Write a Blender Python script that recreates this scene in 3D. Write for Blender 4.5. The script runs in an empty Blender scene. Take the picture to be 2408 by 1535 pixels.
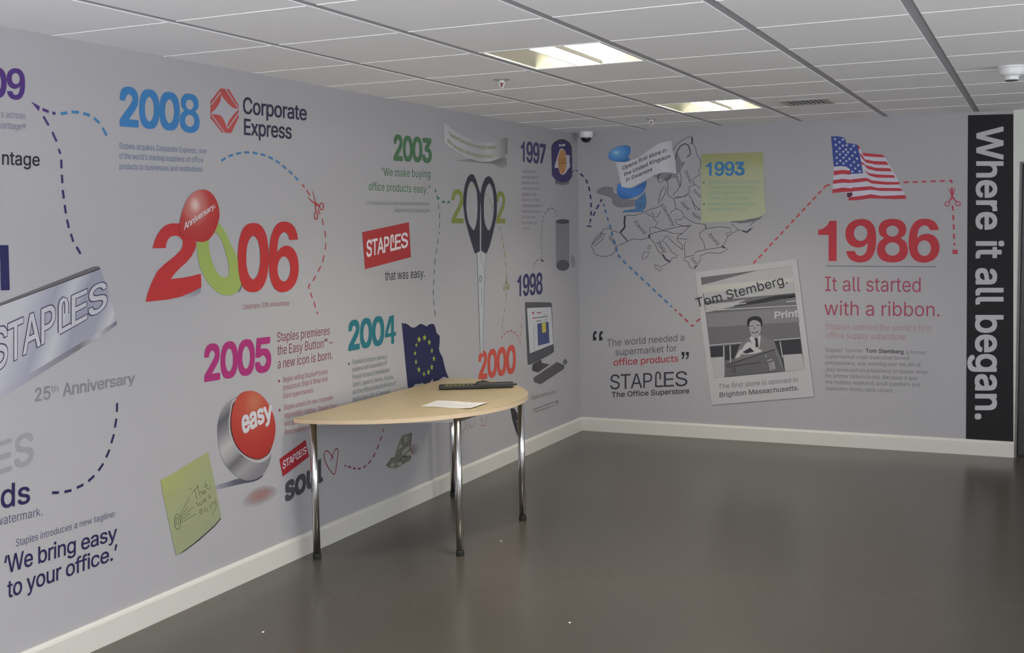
import bpy, bmesh, math, random
from mathutils import Vector, Matrix
from mathutils.geometry import tessellate_polygon, delaunay_2d_cdt
random.seed(7)
S = bpy.context.scene
COL = S.collection

# ------------------------------------------------------------------ camera
F_PX, IW, IH = 2692.37, 2408.0, 1535.0
CAM = Vector((3.42801, -8.66699, 1.64642))
ROT = Matrix(((0.9069410051982884, -0.020434270645769474, 0.4207617540522117),
              (0.4209351838787397, 0.0830344528044459, -0.9032822651975616),
              (-0.01647980773219356, 0.9963371518871721, 0.08390885356425888)))
H = 2.4096            # ceiling height
cd = bpy.data.cameras.new('camera')
cd.sensor_width = 36.0
cd.lens = F_PX / IW * 36.0
cd.clip_start = 0.05
cam = bpy.data.objects.new('camera', cd)
cam.matrix_world = Matrix.Translation(CAM) @ ROT.to_4x4()
COL.objects.link(cam)
S.camera = cam

# ------------------------------------------------------------------ world, light, exposure
S.view_settings.view_transform = 'Standard'
S.view_settings.look = 'None'
S.view_settings.gamma = 1.0
S.view_settings.use_curve_mapping = False
S.view_settings.exposure = 0.12
w = bpy.data.worlds.new('world'); S.world = w
w.use_nodes = True
w.node_tree.nodes['Background'].inputs[0].default_value = (0.8, 0.85, 1.0, 1)
w.node_tree.nodes['Background'].inputs[1].default_value = 0.05

def area(name, loc, rot, sx, sy, power, color, spread=180):
    l = bpy.data.lights.new(name, 'AREA'); l.shape = 'RECTANGLE'; l.size = sx; l.size_y = sy
    l.energy = power; l.color = color; l.spread = math.radians(spread)
    o = bpy.data.objects.new(name, l); o.location = loc; o.rotation_euler = rot; COL.objects.link(o)
    return o
WARM = (1.0, 0.93, 0.80)
LUM_W = 13.0
# the room's other ceiling luminaires, behind and beside the photographed stretch
for (lx, ly) in ((1.48, -6.3), (1.48, -8.7), (4.2, -6.3), (4.2, -8.7)):
    area('ceiling_luminaire_light', (lx, ly, H - 0.01), (0, 0, 0), 0.5, 0.5, LUM_W, WARM, 125)
# unseen cool up-light added behind the camera to brighten the near ceiling
area('added_rear_uplight', (2.9, -10.15, 1.15), (math.radians(90 + 63), 0, 0), 3.2, 1.0, 350.0, (0.88, 0.91, 1.0), 140)
# unseen side light added to lift the left wall, corner and under-table area
area('added_side_light', (6.45, -5.4, 1.0), (0, math.radians(90), 0), 1.7, 8.0, 100.0, (0.90, 0.94, 1.0), 180)

# ------------------------------------------------------------------ helpers
ABS = {}
def link(o, parent=None, loc=(0, 0, 0)):
    COL.objects.link(o)
    loc = Vector(loc); ABS[o.name] = loc
    if parent is not None:
        o.parent = parent
        o.location = loc - ABS[parent.name]
    else:
        o.location = loc
    return o
def tag(o, label=None, cat=None, group=None, kind=None):
    if label: o['label'] = label
    if cat: o['category'] = cat
    if group: o['group'] = group
    if kind: o['kind'] = kind
    return o
def empty(name, loc, label, cat, group=None):
    o = bpy.data.objects.new(name, None); o.empty_display_size = 0.05
    link(o, None, loc)
    return tag(o, label, cat, group)
def mesh(name, verts, faces, mat, parent=None, org=None, smooth=False):
    vs = [Vector(v) for v in verts]
    if org is None:
        lo = Vector([min(v[i] for v in vs) for i in range(3)]); hi = Vector([max(v[i] for v in vs) for i in range(3)])
        org = Vector(((lo.x + hi.x) / 2, (lo.y + hi.y) / 2, lo.z))
    org = Vector(org)
    me = bpy.data.meshes.new(name)
    me.from_pydata([v - org for v in vs], [], faces); me.update()
    if smooth:
        for p in me.polygons: p.use_smooth = True
    if mat: me.materials.append(mat)
    return link(bpy.data.objects.new(name, me), parent, org)
def bm_obj(name, bm, mat, parent=None, org=None, smooth=False):
    bmesh.ops.recalc_face_normals(bm, faces=bm.faces)
    v = [x.co.copy() for x in bm.verts]; bm.verts.index_update()
    f = [[x.index for x in fc.verts] for fc in bm.faces]
    bm.free()
    return mesh(name, v, f, mat, parent, org, smooth)
def box(bm, x0, x1, y0, y1, z0, z1, bev=0):
    r = bmesh.ops.create_cube(bm, size=1.0)
    for v in r['verts']:
        v.co = Vector(((x0 + x1) / 2 + v.co.x * (x1 - x0), (y0 + y1) / 2 + v.co.y * (y1 - y0), (z0 + z1) / 2 + v.co.z * (z1 - z0)))
    if bev:
        es = list({e for v in r['verts'] for e in v.link_edges})
        bmesh.ops.bevel(bm, geom=es, offset=bev, segments=2, affect='EDGES', profile=0.5)
def lathe(bm, cx, cy, prof, n=32):
    rings = []
    for r, z in prof:
        if r < 1e-6: rings.append([bm.verts.new((cx, cy, z))])
        else: rings.append([bm.verts.new((cx + r * math.cos(2 * math.pi * i / n), cy + r * math.sin(2 * math.pi * i / n), z)) for i in range(n)])
    for a, b in zip(rings, rings[1:]):
        for i in range(n):
            j = (i + 1) % n
            if len(a) == 1 and len(b) == 1: continue
            if len(a) == 1: bm.faces.new((a[0], b[i], b[j]))
            elif len(b) == 1: bm.faces.new((a[i], a[j], b[0]))
            else: bm.faces.new((a[i], a[j], b[j], b[i]))
def tube(bm, p0, p1, r, n=16):
    p0 = Vector(p0); p1 = Vector(p1); d = (p1 - p0).normalized()
    q = d.to_track_quat('Z', 'Y')
    R0 = [bm.verts.new(p0 + q @ Vector((r * math.cos(2 * math.pi * i / n), r * math.sin(2 * math.pi * i / n), 0))) for i in range(n)]
    R1 = [bm.verts.new(p1 + q @ Vector((r * math.cos(2 * math.pi * i / n), r * math.sin(2 * math.pi * i / n), 0))) for i in range(n)]
    for i in range(n):
        bm.faces.new((R0[i], R0[(i + 1) % n], R1[(i + 1) % n], R1[i]))
    bm.faces.new(R0[::-1]); bm.faces.new(R1)

# ------------------------------------------------------------------ materials
def lin(c):
    c = c / 255.0
    return c / 12.92 if c <= 0.04045 else ((c + 0.055) / 1.055) ** 2.4
MATS = {}
def mat(name, col, rough=0.5, metal=0.0, noise=0.0, nscale=8.0, emit=0.0, ecol=None, bump=0.0, bscale=200.0, spec=None, coat=0.0):
    if name in MATS: return MATS[name]
    m = bpy.data.materials.new(name); m.use_nodes = True; nt = m.node_tree
    b = nt.nodes['Principled BSDF']
    b.inputs['Base Color'].default_value = (*col, 1); b.inputs['Roughness'].default_value = rough; b.inputs['Metallic'].default_value = metal
    if spec is not None: b.inputs['Specular IOR Level'].default_value = spec
    if coat: b.inputs['Coat Weight'].default_value = coat; b.inputs['Coat Roughness'].default_value = 0.15
    if emit: b.inputs['Emission Color'].default_value = (*(ecol or col), 1); b.inputs['Emission Strength'].default_value = emit
    tc = nt.nodes.new('ShaderNodeTexCoord')
    if noise:
        n = nt.nodes.new('ShaderNodeTexNoise'); n.inputs['Scale'].default_value = nscale; n.inputs['Detail'].default_value = 4
        nt.links.new(tc.outputs['Object'], n.inputs['Vector'])
        mp = nt.nodes.new('ShaderNodeMapRange'); mp.inputs[3].default_value = 1 - noise; mp.inputs[4].default_value = 1 + noise
        nt.links.new(n.outputs[0], mp.inputs[0])
        mx = nt.nodes.new('ShaderNodeVectorMath'); mx.operation = 'SCALE'; mx.inputs[0].default_value = col
        nt.links.new(mp.outputs[0], mx.inputs['Scale']); nt.links.new(mx.outputs[0], b.inputs['Base Color'])
    if bump:
        n = nt.nodes.new('ShaderNodeTexNoise'); n.inputs['Scale'].default_value = bscale; n.inputs['Detail'].default_value = 3
        nt.links.new(tc.outputs['Object'], n.inputs['Vector'])
        bp = nt.nodes.new('ShaderNodeBump'); bp.inputs['Strength'].default_value = bump; bp.inputs['Distance'].default_value = 0.002
        nt.links.new(n.outputs[0], bp.inputs['Height']); nt.links.new(bp.outputs[0], b.inputs['Normal'])
    MATS[name] = m
    return m
WALL_A = (0.425, 0.416, 0.432)
def inkcol(rgb, wall):
    wv = lin(wall)
    if len(rgb) == 3:
        hi, lo = max(rgb), min(rgb); t = min(1.0, max(0.0, ((hi - lo) / max(hi, 1) - 0.15) / 0.30))
        if lo > wall + 8: rgb = [wall + (c - wall) * (0.5 * (1 - t) + t) for c in rgb]
        rgb = [c * (1 - t) + (0.74 * c + 10) * t for c in rgb]
    rgb = rgb[:3]
    L = [lin(c) / wv * 0.425 for c in rgb]; m = 0.3 * L[0] + 0.6 * L[1] + 0.1 * L[2]
    k = 0.92 if m < 0.42 else 1.0
    return tuple(min(0.86, max(0.014, (c + (m - c) * 0.05) * k)) for c in L)
def ink(rgb, wall=150, rough=0.6):
    return mat('ink_%02x%02x%02x_%d' % (*rgb[:3], wall), inkcol(rgb, wall), rough, spec=0.25)
def ink_ramp(name, wall, stops, vec=None, center=None, scale=(1, 1, 1), off=0.0, alpha=None):
    """a printed colour blend: linear along vec, or radial about center (generated coordinates of the print)"""
    if name in MATS: return MATS[name]
    m = bpy.data.materials.new(name); m.use_nodes = True; nt = m.node_tree
    b = nt.nodes['Principled BSDF']; b.inputs['Roughness'].default_value = 0.6; b.inputs['Specular IOR Level'].default_value = 0.25
    tc = nt.nodes.new('ShaderNodeTexCoord')
    if center is None:
        d = nt.nodes.new('ShaderNodeVectorMath'); d.operation = 'DOT_PRODUCT'; d.inputs[1].default_value = vec
        nt.links.new(tc.outputs['Generated'], d.inputs[0])
        a = nt.nodes.new('ShaderNodeMath'); a.operation = 'ADD'; a.inputs[1].default_value = off
        nt.links.new(d.outputs['Value'], a.inputs[0]); out = a.outputs[0]
    else:
        d = nt.nodes.new('ShaderNodeVectorMath'); d.operation = 'MULTIPLY'; d.inputs[1].default_value = scale
        nt.links.new(tc.outputs['Generated'], d.inputs[0])
        a = nt.nodes.new('ShaderNodeVectorMath'); a.operation = 'DISTANCE'
        a.inputs[1].default_value = tuple(c * s for c, s in zip(center, scale))
        nt.links.new(d.outputs[0], a.inputs[0]); out = a.outputs['Value']
    r = nt.nodes.new('ShaderNodeValToRGB'); nt.links.new(out, r.inputs[0])
    els = r.color_ramp.elements
    while len(els) < len(stops): els.new(0.5)
    for e, (p, c) in zip(els, stops): e.position = p; e.color = (*inkcol(c, wall), 1)
    nt.links.new(r.outputs[0], b.inputs['Base Color'])
    if alpha:
        r2 = nt.nodes.new('ShaderNodeValToRGB'); nt.links.new(out, r2.inputs[0])
        els = r2.color_ramp.elements
        while len(els) < len(alpha): els.new(0.5)
        for e, (p, c) in zip(els, alpha): e.position = p; e.color = (c, c, c, 1)
        nt.links.new(r2.outputs[0], b.inputs['Alpha'])
    MATS[name] = m
    return m

M_WALL = mat('printed_wallpaper', WALL_A, 0.62, noise=0.015, nscale=1.2, spec=0.3)
M_WHITEWALL = mat('white_painted_wall', (0.70, 0.71, 0.66), 0.7)
M_TILE = mat('ceiling_tile', (0.90, 0.895, 0.89), 0.85, noise=0.03, nscale=60, bump=0.15, bscale=500)
M_TEE = mat('white_tee_bar', (0.88, 0.88, 0.86), 0.9)
M_RUNNER = mat('grey_recessed_channel', (0.38, 0.37, 0.39), 0.7)
M_RAIL = mat('satin_steel_rail', (0.33, 0.32, 0.30), 0.3, 1.0)
M_SKIRT = mat('cream_skirting_paint', (0.68, 0.66, 0.61), 0.45)
M_CHROME = mat('chrome', (0.74, 0.74, 0.74), 0.17, 1.0)
M_RUBBER = mat('black_rubber', (0.012, 0.012, 0.012), 0.6)
M_BLACK = mat('black_plastic', (0.02, 0.021, 0.02), 0.45)
M_WHITEP = mat('white_plastic', (0.80, 0.80, 0.81), 0.4)
M_PAPER = mat('white_paper', (0.82, 0.80, 0.79), 0.8)

def floor_mat():
    m = bpy.data.materials.new('grey_vinyl_floor'); m.use_nodes = True; nt = m.node_tree
    b = nt.nodes['Principled BSDF']; b.inputs['Roughness'].default_value = 0.30; b.inputs['Specular IOR Level'].default_value = 0.45
    tc = nt.nodes.new('ShaderNodeTexCoord')
    n = nt.nodes.new('ShaderNodeTexNoise'); n.inputs['Scale'].default_value = 0.7; n.inputs['Detail'].default_value = 2
    n2 = nt.nodes.new('ShaderNodeTexNoise'); n2.inputs['Scale'].default_value = 180; n2.inputs['Detail'].default_value = 2
    nt.links.new(tc.outputs['Object'], n.inputs['Vector']); nt.links.new(tc.outputs['Object'], n2.inputs['Vector'])
    ad = nt.nodes.new('ShaderNodeMath'); ad.operation = 'ADD'
    nt.links.new(n.outputs[0], ad.inputs[0])
    ml = nt.nodes.new('ShaderNodeMath'); ml.operation = 'MULTIPLY'; ml.inputs[1].default_value = 0.35
    nt.links.new(n2.outputs[0], ml.inputs[0]); nt.links.new(ml.outputs[0], ad.inputs[1])
    r = nt.nodes.new('ShaderNodeValToRGB')
    r.color_ramp.elements[0].position = 0.05; r.color_ramp.elements[0].color = (0.070, 0.063, 0.053, 1)
    r.color_ramp.elements[1].position = 1.0; r.color_ramp.elements[1].color = (0.090, 0.082, 0.069, 1)
    nt.links.new(ad.outputs[0], r.inputs[0]); nt.links.new(r.outputs[0], b.inputs['Base Color'])
    mr = nt.nodes.new('ShaderNodeMapRange'); mr.inputs[1].default_value = 0.3; mr.inputs[2].default_value = 0.7
    mr.inputs[3].default_value = 0.23; mr.inputs[4].default_value = 0.27
    nt.links.new(n2.outputs[0], mr.inputs[0]); nt.links.new(mr.outputs[0], b.inputs['Roughness'])
    return m
M_FLOOR = floor_mat()
def wood_mat():
    m = bpy.data.materials.new('pale_maple_laminate'); m.use_nodes = True; nt = m.node_tree
    b = nt.nodes['Principled BSDF']; b.inputs['Roughness'].default_value = 0.42
    tc = nt.nodes.new('ShaderNodeTexCoord'); mp = nt.nodes.new('ShaderNodeMapping'); mp.inputs['Scale'].default_value = (40, 2.5, 2.5)
    n = nt.nodes.new('ShaderNodeTexNoise'); n.inputs['Scale'].default_value = 1.5; n.inputs['Detail'].default_value = 6
    r = nt.nodes.new('ShaderNodeValToRGB')
    r.color_ramp.elements[0].position = 0.3; r.color_ramp.elements[0].color = (0.50, 0.40, 0.235, 1)
    r.color_ramp.elements[1].position = 0.75; r.color_ramp.elements[1].color = (0.59, 0.48, 0.295, 1)
    nt.links.new(tc.outputs['Object'], mp.inputs[0]); nt.links.new(mp.outputs[0], n.inputs['Vector'])
    nt.links.new(n.outputs[0], r.inputs[0]); nt.links.new(r.outputs[0], b.inputs['Base Color'])
    return m
M_WOOD = wood_mat()
M_EDGE = mat('maple_edge_banding', (0.70, 0.54, 0.36), 0.45)

# ------------------------------------------------------------------ room shell
WX, WY = 6.6, -10.3            # far sides of the room, behind and beside the camera
DOOR_X0, DOOR_X1, DOOR_H = 3.262, 5.10, 2.055
PAPER_X = 3.215                # where the printed wallpaper stops
def quad(bm, pts):
    bm.faces.new([bm.verts.new(p) for p in pts])
def struct(name, bm, m, **k):
    o = bm_obj(name, bm, m, **k); o['kind'] = 'structure'; return o
bm = bmesh.new(); box(bm, -0.1, WX + 0.1, WY - 0.1, 1.6, -0.1, 0.0); struct('floor', bm, M_FLOOR, org=(0, 0, 0))
bm = bmesh.new(); box(bm, -0.12, 0, WY, 0.12, 0, H + 0.2); wall_left = struct('wall_left', bm, M_WALL)
bm = bmesh.new(); box(bm, 0, PAPER_X, 0, 0.12, 0, H + 0.2); wall_back = struct('wall_back', bm, M_WALL)
bm = bmesh.new()
box(bm, PAPER_X, DOOR_X0, 0, 0.12, 0, H + 0.2); box(bm, DOOR_X0, DOOR_X1, 0, 0.12, DOOR_H, H + 0.2); box(bm, DOOR_X1, WX, 0, 0.12, 0, H + 0.2)
struct('wall_back_painted', bm, M_WHITEWALL)
bm = bmesh.new(); box(bm, WX, WX + 0.12, WY, 0.12, 0, H + 0.2); struct('wall_right', bm, M_WHITEWALL)
bm = bmesh.new(); box(bm, 0, WX, WY - 0.12, WY, 0, H + 0.2); struct('wall_rear', bm, M_WHITEWALL)
# unseen window frames, made up to surround the two added area lights
def added_window_frame(name, a0, a1, z0, z1, put, n):
    bm = bmesh.new()
    def bar(u0, u1, v0, v1):
        p = put(u0, v0, 0.0); q = put(u1, v1, 0.05)
        box(bm, min(p[0], q[0]), max(p[0], q[0]), min(p[1], q[1]), max(p[1], q[1]), v0, v1)
    bar(a0, a1, z0 - .05, z0); bar(a0, a1, z1, z1 + .05)
    for k in range(n + 1):
        u = a0 + (a1 - a0) * k / n; bar(u - .025, u + .025, z0, z1)
    return struct(name, bm, M_WHITEP)
added_window_frame('added_window_frame_1', 1.25, 4.55, 0.75, 1.75, lambda u, v, d: (u, WY + d, v), 4)
added_window_frame('added_window_frame_2', -9.5, -1.3, 0.12, 1.9, lambda u, v, d: (WX - d, u, v), 7)
# skirting: board with a rounded top edge
def skirting(name, run):
    bm = bmesh.new()
    prof = [(0, 0), (0.018, 0), (0.018, 0.095), (0.014, 0.104), (0.006, 0.1106), (0, 0.1106)]
    A = [bm.verts.new(run(0, d, z)) for d, z in prof]; B = [bm.verts.new(run(1, d, z)) for d, z in prof]
    for i in range(len(prof)):
        j = (i + 1) % len(prof); bm.faces.new((A[i], A[j], B[j], B[i]))
    bm.faces.new(A); bm.faces.new(B[::-1])
    return struct(name, bm, M_SKIRT)
skirting('baseboard_left', lambda t, d, z: (d, WY * (1 - t), z))
skirting('baseboard_back', lambda t, d, z: (PAPER_X * t + 0.045 * t, -d, z))

# ceiling: tiles between dark recessed channels (along the room) and thin white tee bars (across)
XA, YS, Y0, TILE = 0.5785, 0.60709, -5.38744, 0.6
CH = 0.021
xs = [XA + TILE * k for k in range(0, 11)]
ys = [Y0 + YS * k for k in range(-12, 10)]
ys = [y for y in ys if WY < y < -0.02]
LUMS = [(1, 2), (1, 6)]      # luminaire cells: channel index, row index counted from Y0
lum_cells = {(i, round((Y0 + YS * j), 3)) for i, j in LUMS}
bm = bmesh.new()
xe = [0.0] + xs + [WX]; ye = [WY] + ys + [0.0]
VENT = (1.93, 2.21, -1.53, -1.215)
for i in range(len(xe) - 1):
    for j in range(len(ye) - 1):
        if (i - 1, round(ye[j], 3)) in lum_cells: continue
        a = xe[i] + (CH if i else 0); b = xe[i + 1] - (CH if i < len(xe) - 2 else 0)
        c = ye[j] + 0.002; d = ye[j + 1] - 0.002
        if b - a < 0.02 or d - c < 0.02: continue
        box(bm, a, b, c, d, H, H + 0.018)
ceiling = struct('ceiling', bm, M_TILE)
bm = bmesh.new(); box(bm, 0, WX, WY, 0.0, H + 0.20, H + 0.25); struct('ceiling_slab', bm, M_TILE)
for x in xs:
    bm = bmesh.new(); box(bm, x - CH - 0.001, x + CH + 0.001, WY, 0, H + 0.004, H + 0.02)
    bm_obj('channel', bm, M_RUNNER, ceiling)
for y in ys:
    for i in range(len(xe) - 1):
        a = xe[i] + (CH if i else 0); b = xe[i + 1] - (CH if i < len(xe) - 2 else 0)
        if b - a < 0.02: continue
        if i > 5: continue
        bm = bmesh.new(); box(bm, a, b, y - 0.0028, y + 0.0028, H - 0.002, H + 0.004)
        bm_obj('tee_bar', bm, M_TEE, ceiling)

# glazed door at the right end of the back wall
def door():
    M_FR = mat('dark_bronze_aluminium', (0.045, 0.043, 0.042), 0.4, 0.6)
    M_SIDE = mat('grey_door_lining', (0.16, 0.15, 0.14), 0.5)
    M_GL = mat('dark_door_glass', (0.02, 0.028, 0.045), 0.22)
    bm = bmesh.new()
    box(bm, DOOR_X0, DOOR_X0 + 0.014, -0.006, 0.12, 0, DOOR_H); box(bm, DOOR_X1 - 0.014, DOOR_X1, -0.006, 0.12, 0, DOOR_H); box(bm, DOOR_X0 + .014, DOOR_X1 - .014, -0.006, 0.12, DOOR_H - 0.014, DOOR_H)
    d = struct('door_1', bm, M_SIDE)
    bm = bmesh.new()
    x0, x1 = DOOR_X0 + 0.018, DOOR_X1 - 0.018
    box(bm, x0, x0 + 0.075, 0.03, 0.07, 0.01, DOOR_H - 0.02, 0.004); box(bm, x1 - 0.075, x1, 0.03, 0.07, 0.01, DOOR_H - 0.02, 0.004)
    box(bm, x0 + 0.075, x1 - 0.075, 0.03, 0.07, 0.01, 0.16, 0.004); box(bm, x0 + 0.075, x1 - 0.075, 0.03, 0.07, DOOR_H - 0.10, DOOR_H - 0.02, 0.004)
    xm = (x0 + x1) / 2; box(bm, xm - .07, xm - .002, 0.03, 0.07, 0.16, DOOR_H - 0.10, 0.004); box(bm, xm + .002, xm + .07, 0.03, 0.07, 0.16, DOOR_H - 0.10, 0.004)
    bm_obj('door_leaf', bm, M_FR, d)
    for a, b in ((x0 + 0.07, xm - .065), (xm + .065, x1 - 0.07)):
        bm = bmesh.new(); box(bm, a, b, 0.046, 0.054, 0.15, DOOR_H - 0.09); bm_obj('glass', bm, M_GL, d)
door()

# ------------------------------------------------------------------ prints on the walls
def ray(px, py):
    return ROT @ Vector(((px - IW / 2) / F_PX, -(py - IH / 2) / F_PX, -1.0))
def wall2d(W, px, py):
    d = ray(px, py)
    t = (0 - CAM.x) / d.x if W == 'L' else (0 - CAM.y) / d.y
    q = CAM + d * t
    return Vector((q.y if W == 'L' else q.x, q.z))
class Zm:
    """crop of the photograph: origin and enlargement"""
    def __init__(s, x, y, k): s.x, s.y, s.k = x, y, k
    def __call__(s, *pts):
        r = [(s.x + a / s.k, s.y + b / s.k) for a, b in pts]
        return r
def catmull(pts, closed=True, n=5):
    P = [Vector(p) for p in pts]; out = []; N = len(P)
    rng = range(N) if closed else range(N - 1)
    for i in rng:
        if closed: a, b, c, d = P[i - 1], P[i], P[(i + 1) % N], P[(i + 2) % N]
        else: a, b, c, d = P[max(i - 1, 0)], P[i], P[i + 1], P[min(i + 2, N - 1)]
        for k in range(n):
            t = k / n
            out.append(0.5 * ((2 * b) + (c - a) * t + (2 * a - 5 * b + 4 * c - d) * t * t + (3 * b - a - 3 * c + d) * t ** 3))
    if not closed: out.append(P[-1])
    return [(v.x, v.y) for v in out]
def resample(pts, n):
    P = [Vector(p) for p in pts]; L = [0]
    for a, b in zip(P, P[1:]): L.append(L[-1] + (b - a).length)
    out = []
    for k in range(n):
        t = L[-1] * k / (n - 1); i = 0
        while i < len(P) - 2 and L[i + 1] < t: i += 1
        out.append(P[i].lerp(P[i + 1], (t - L[i]) / max(1e-9, L[i + 1] - L[i])))
    return out
def at_path(pts, u):
    P = [Vector(p) for p in pts]
    if len(P) == 2: return P[0].lerp(P[1], u)
    L = [0]
    for a, b in zip(P, P[1:]): L.append(L[-1] + (b - a).length)
    t = L[-1] * u; i = 0
    while i < len(P) - 2 and L[i + 1] < t: i += 1
    return P[i].lerp(P[i + 1], (t - L[i]) / max(1e-9, L[i + 1] - L[i]))
TXT = {}; GLY = {}
def fill(loops, x0):
    """triangles inside the outlines of a letter, whose loops may cross (non-zero winding)"""
    pts = []; ed = []
    for L in loops:
        n = len(pts); pts += [Vector((p.x - x0, p.y)) for p in L]; ed += [(n + i, n + (i + 1) % len(L)) for i in range(len(L))]
    V, _, F, *_r = delaunay_2d_cdt(pts, ed, [], 0, 1e-6)
    out = []
    for t in F:
        c = (V[t[0]] + V[t[1]] + V[t[2]]) / 3; wn = 0
        for a, b in ed:
            u, w_ = pts[a], pts[b]
            if (u.y > c.y) != (w_.y > c.y) and c.x < (w_.x - u.x) * (c.y - u.y) / (w_.y - u.y) + u.x: wn += 1 if w_.y > u.y else -1
        if wn: out.append(list(t))
    return [Vector((p.x, p.y, 0)) for p in V], out
def grotesque():
    try:        # the sans-serif face that ships with Blender itself
        return bpy.data.fonts.load(bpy.utils.system_resource('DATAFILES', path='fonts') + '/Inter.woff2')
    except Exception:
        return None
FONT = grotesque()
def text_mesh(s, off, space, shear):
    k = (s, off, space, shear)
    if k in TXT: return TXT[k]
    c = bpy.data.curves.new('t', 'FONT'); c.body = s; c.size = 1.0; c.offset = min(off, 0.0); c.space_character = space
    c.shear = shear; c.font = FONT or c.font; c.resolution_u = 3; c.fill_mode = 'NONE'
    o = bpy.data.objects.new('t', c); COL.objects.link(o)
    bpy.context.view_layer.update()
    me = bpy.data.meshes.new_from_object(o.evaluated_get(bpy.context.evaluated_depsgraph_get()))
    P = [x.co.copy() for x in me.vertices]; adj = {}
    for e in me.edges:
        for i, j in ((e.vertices[0], e.vertices[1]), (e.vertices[1], e.vertices[0])): adj.setdefault(i, []).append(j)
    bpy.data.objects.remove(o); bpy.data.curves.remove(c); bpy.data.meshes.remove(me)
    loops = []; seen = set()
    for i in adj:                      # the outlines, one closed loop each
        if i in seen: continue
        L = [i]; seen.add(i)
        while True:
            nx = [n for n in adj[L[-1]] if n not in seen]
            if not nx: break
            L.append(nx[0]); seen.add(nx[0])
        L = [P[q] for q in L]
        if len(L) > 2: loops.append((sum(L[q - 1].x * L[q].y - L[q].x * L[q - 1].y for q in range(len(L))) / 2, L))
    loops.sort(key=lambda q: min(p.x for p in q[1])); groups = []; right = -1e9
    for A, L in loops:                 # letter by letter
        if min(p.x for p in L) > right - 1e-6: groups.append([])
        groups[-1].append(L); right = max(right, max(p.x for p in L))
    v = []; f = []
    for g in groups:
        x0 = min(p.x for L in g for p in L)
        key = tuple(tuple((round(p.x - x0, 4), round(p.y, 4)) for p in L) for L in g)
        if key not in GLY: GLY[key] = fill(g, x0)
        n = len(v); gv, gf = GLY[key]
        v += [Vector((p.x + x0, p.y, 0)) for p in gv]; f += [[q + n for q in t] for t in gf]
    if off > 0:      # a bolder face: the outline swept a little way in every direction
        n = len(v); V = []; Fa = []
        for i, (a, b) in enumerate(((-1, -1), (1, -1), (1, 1), (-1, 1), (-1, 0), (1, 0), (0, -1), (0, 1), (0, 0))):
            h = off * (0.9 if a and b else 1.0)
            V += [Vector((p.x + a * h, p.y + b * h, p.z + i * 5e-5)) for p in v]; Fa += [[j + i * n for j in q] for q in f]
        v, f = V, Fa
    TXT[k] = (v, f)
    return v, f
DIG6 = ([(1393, 1103), (1380, 1060), (1350, 1020), (1300, 995), (1245, 988), (1185, 997), (1135, 1030), (1100, 1090), (1084, 1160), (1080, 1230), (1085, 1300), (1103, 1360), (1140, 1405), (1190, 1428), (1245, 1432), (1305, 1420), (1355, 1390), (1388, 1345), (1400, 1290), (1393, 1230), (1365, 1180), (1320, 1150), (1270, 1140), (1225, 1147), (1190, 1165), (1168, 1187), (1171, 1150), (1181, 1105), (1206, 1070), (1245, 1055), (1280, 1068), (1305, 1105)],
        [(1242 + 70 * math.cos(t), 1286 + 79 * math.sin(t)) for t in [2 * math.pi * i / 28 for i in range(28)]])
_h8 = [(912, 988), (990, 1000), (1040, 1040), (1056, 1095), (1042, 1150), (1003, 1184), (1050, 1222), (1073, 1300), (1055, 1372), (1000, 1417)]
DIG8 = (_h8 + [(912, 1432)] + [(1824 - x, y) for x, y in _h8[:0:-1]], [(912 + 64 * math.cos(t), 1112 + 56 * math.sin(t)) for t in [2 * math.pi * i / 28 for i in range(28)]],
        [(912 + 76 * math.cos(t), 1294 + 68 * math.sin(t)) for t in [2 * math.pi * i / 28 for i in range(28)]])
DIG1 = ([(152, 1095), (200, 1085), (243, 1052), (272, 1003), (343, 1003), (343, 1417), (260, 1417), (260, 1148), (152, 1148)], None)
def digits(s, off):
    """bold tabular numerals with round-ended 6 and 9 and a hooked 1"""
    k = ('digits', s, off)
    if k in TXT: return TXT[k]
    K = yr('1', 0.0)[1]
    V = []; Fa = []
    for i, ch in enumerate(s):
        if ch == '8':
            R = [[((x - 912) / 417 * K, (1418 - y) / 417 * K) for x, y in r] for r in (catmull(DIG8[0], True, 4), DIG8[1], DIG8[2])]
            f = [list(t) for t in tessellate_polygon([[Vector((x, y, 0)) for x, y in r] for r in R])]
            v = [Vector((x, y, 0)) for r in R for x, y in r]
        elif ch in '169':
            o, h = DIG1 if ch == '1' else DIG6
            fx = (lambda p: ((p[0] - 266) / 417 * K, (1417 - p[1]) / 417 * K)) if ch == '1' else (lambda p: ((p[0] - 1240) / 417 * K, (1418 - p[1]) / 417 * K))
            R = []
            for r in ([o, h] if h else [o]):
                if ch != '1' and r is o:
                    a = catmull(r[:26], False, 4); b = catmull(r[26:], False, 4); r = a + b
                R.append([fx(p) for p in r])
            if ch == '9': R = [[(-x, K - y) for x, y in r] for r in R]
            f = [list(t) for t in tessellate_polygon([[Vector((x, y, 0)) for x, y in r] for r in R])]
            v = [Vector((x, y, 0)) for r in R for x, y in r]
        else:
            v, f = text_mesh(ch, off, 1.0, 0.0)
            cx = (min(p.x for p in v) + max(p.x for p in v)) / 2
            v = [Vector((p.x - cx, (p.y + off) * K / (K + 2 * off), p.z)) for p in v]
        n = len(V); V += [Vector((p.x + .79 * K * i, p.y, p.z)) for p in v]; Fa += [[j + n for j in q] for q in f]
    TXT[k] = (V, Fa)
    return V, Fa
def yr(s, off):
    v, _ = text_mesh(s, off, 1.0, 0.0)
    return min(p.y for p in v), max(p.y for p in v)

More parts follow.
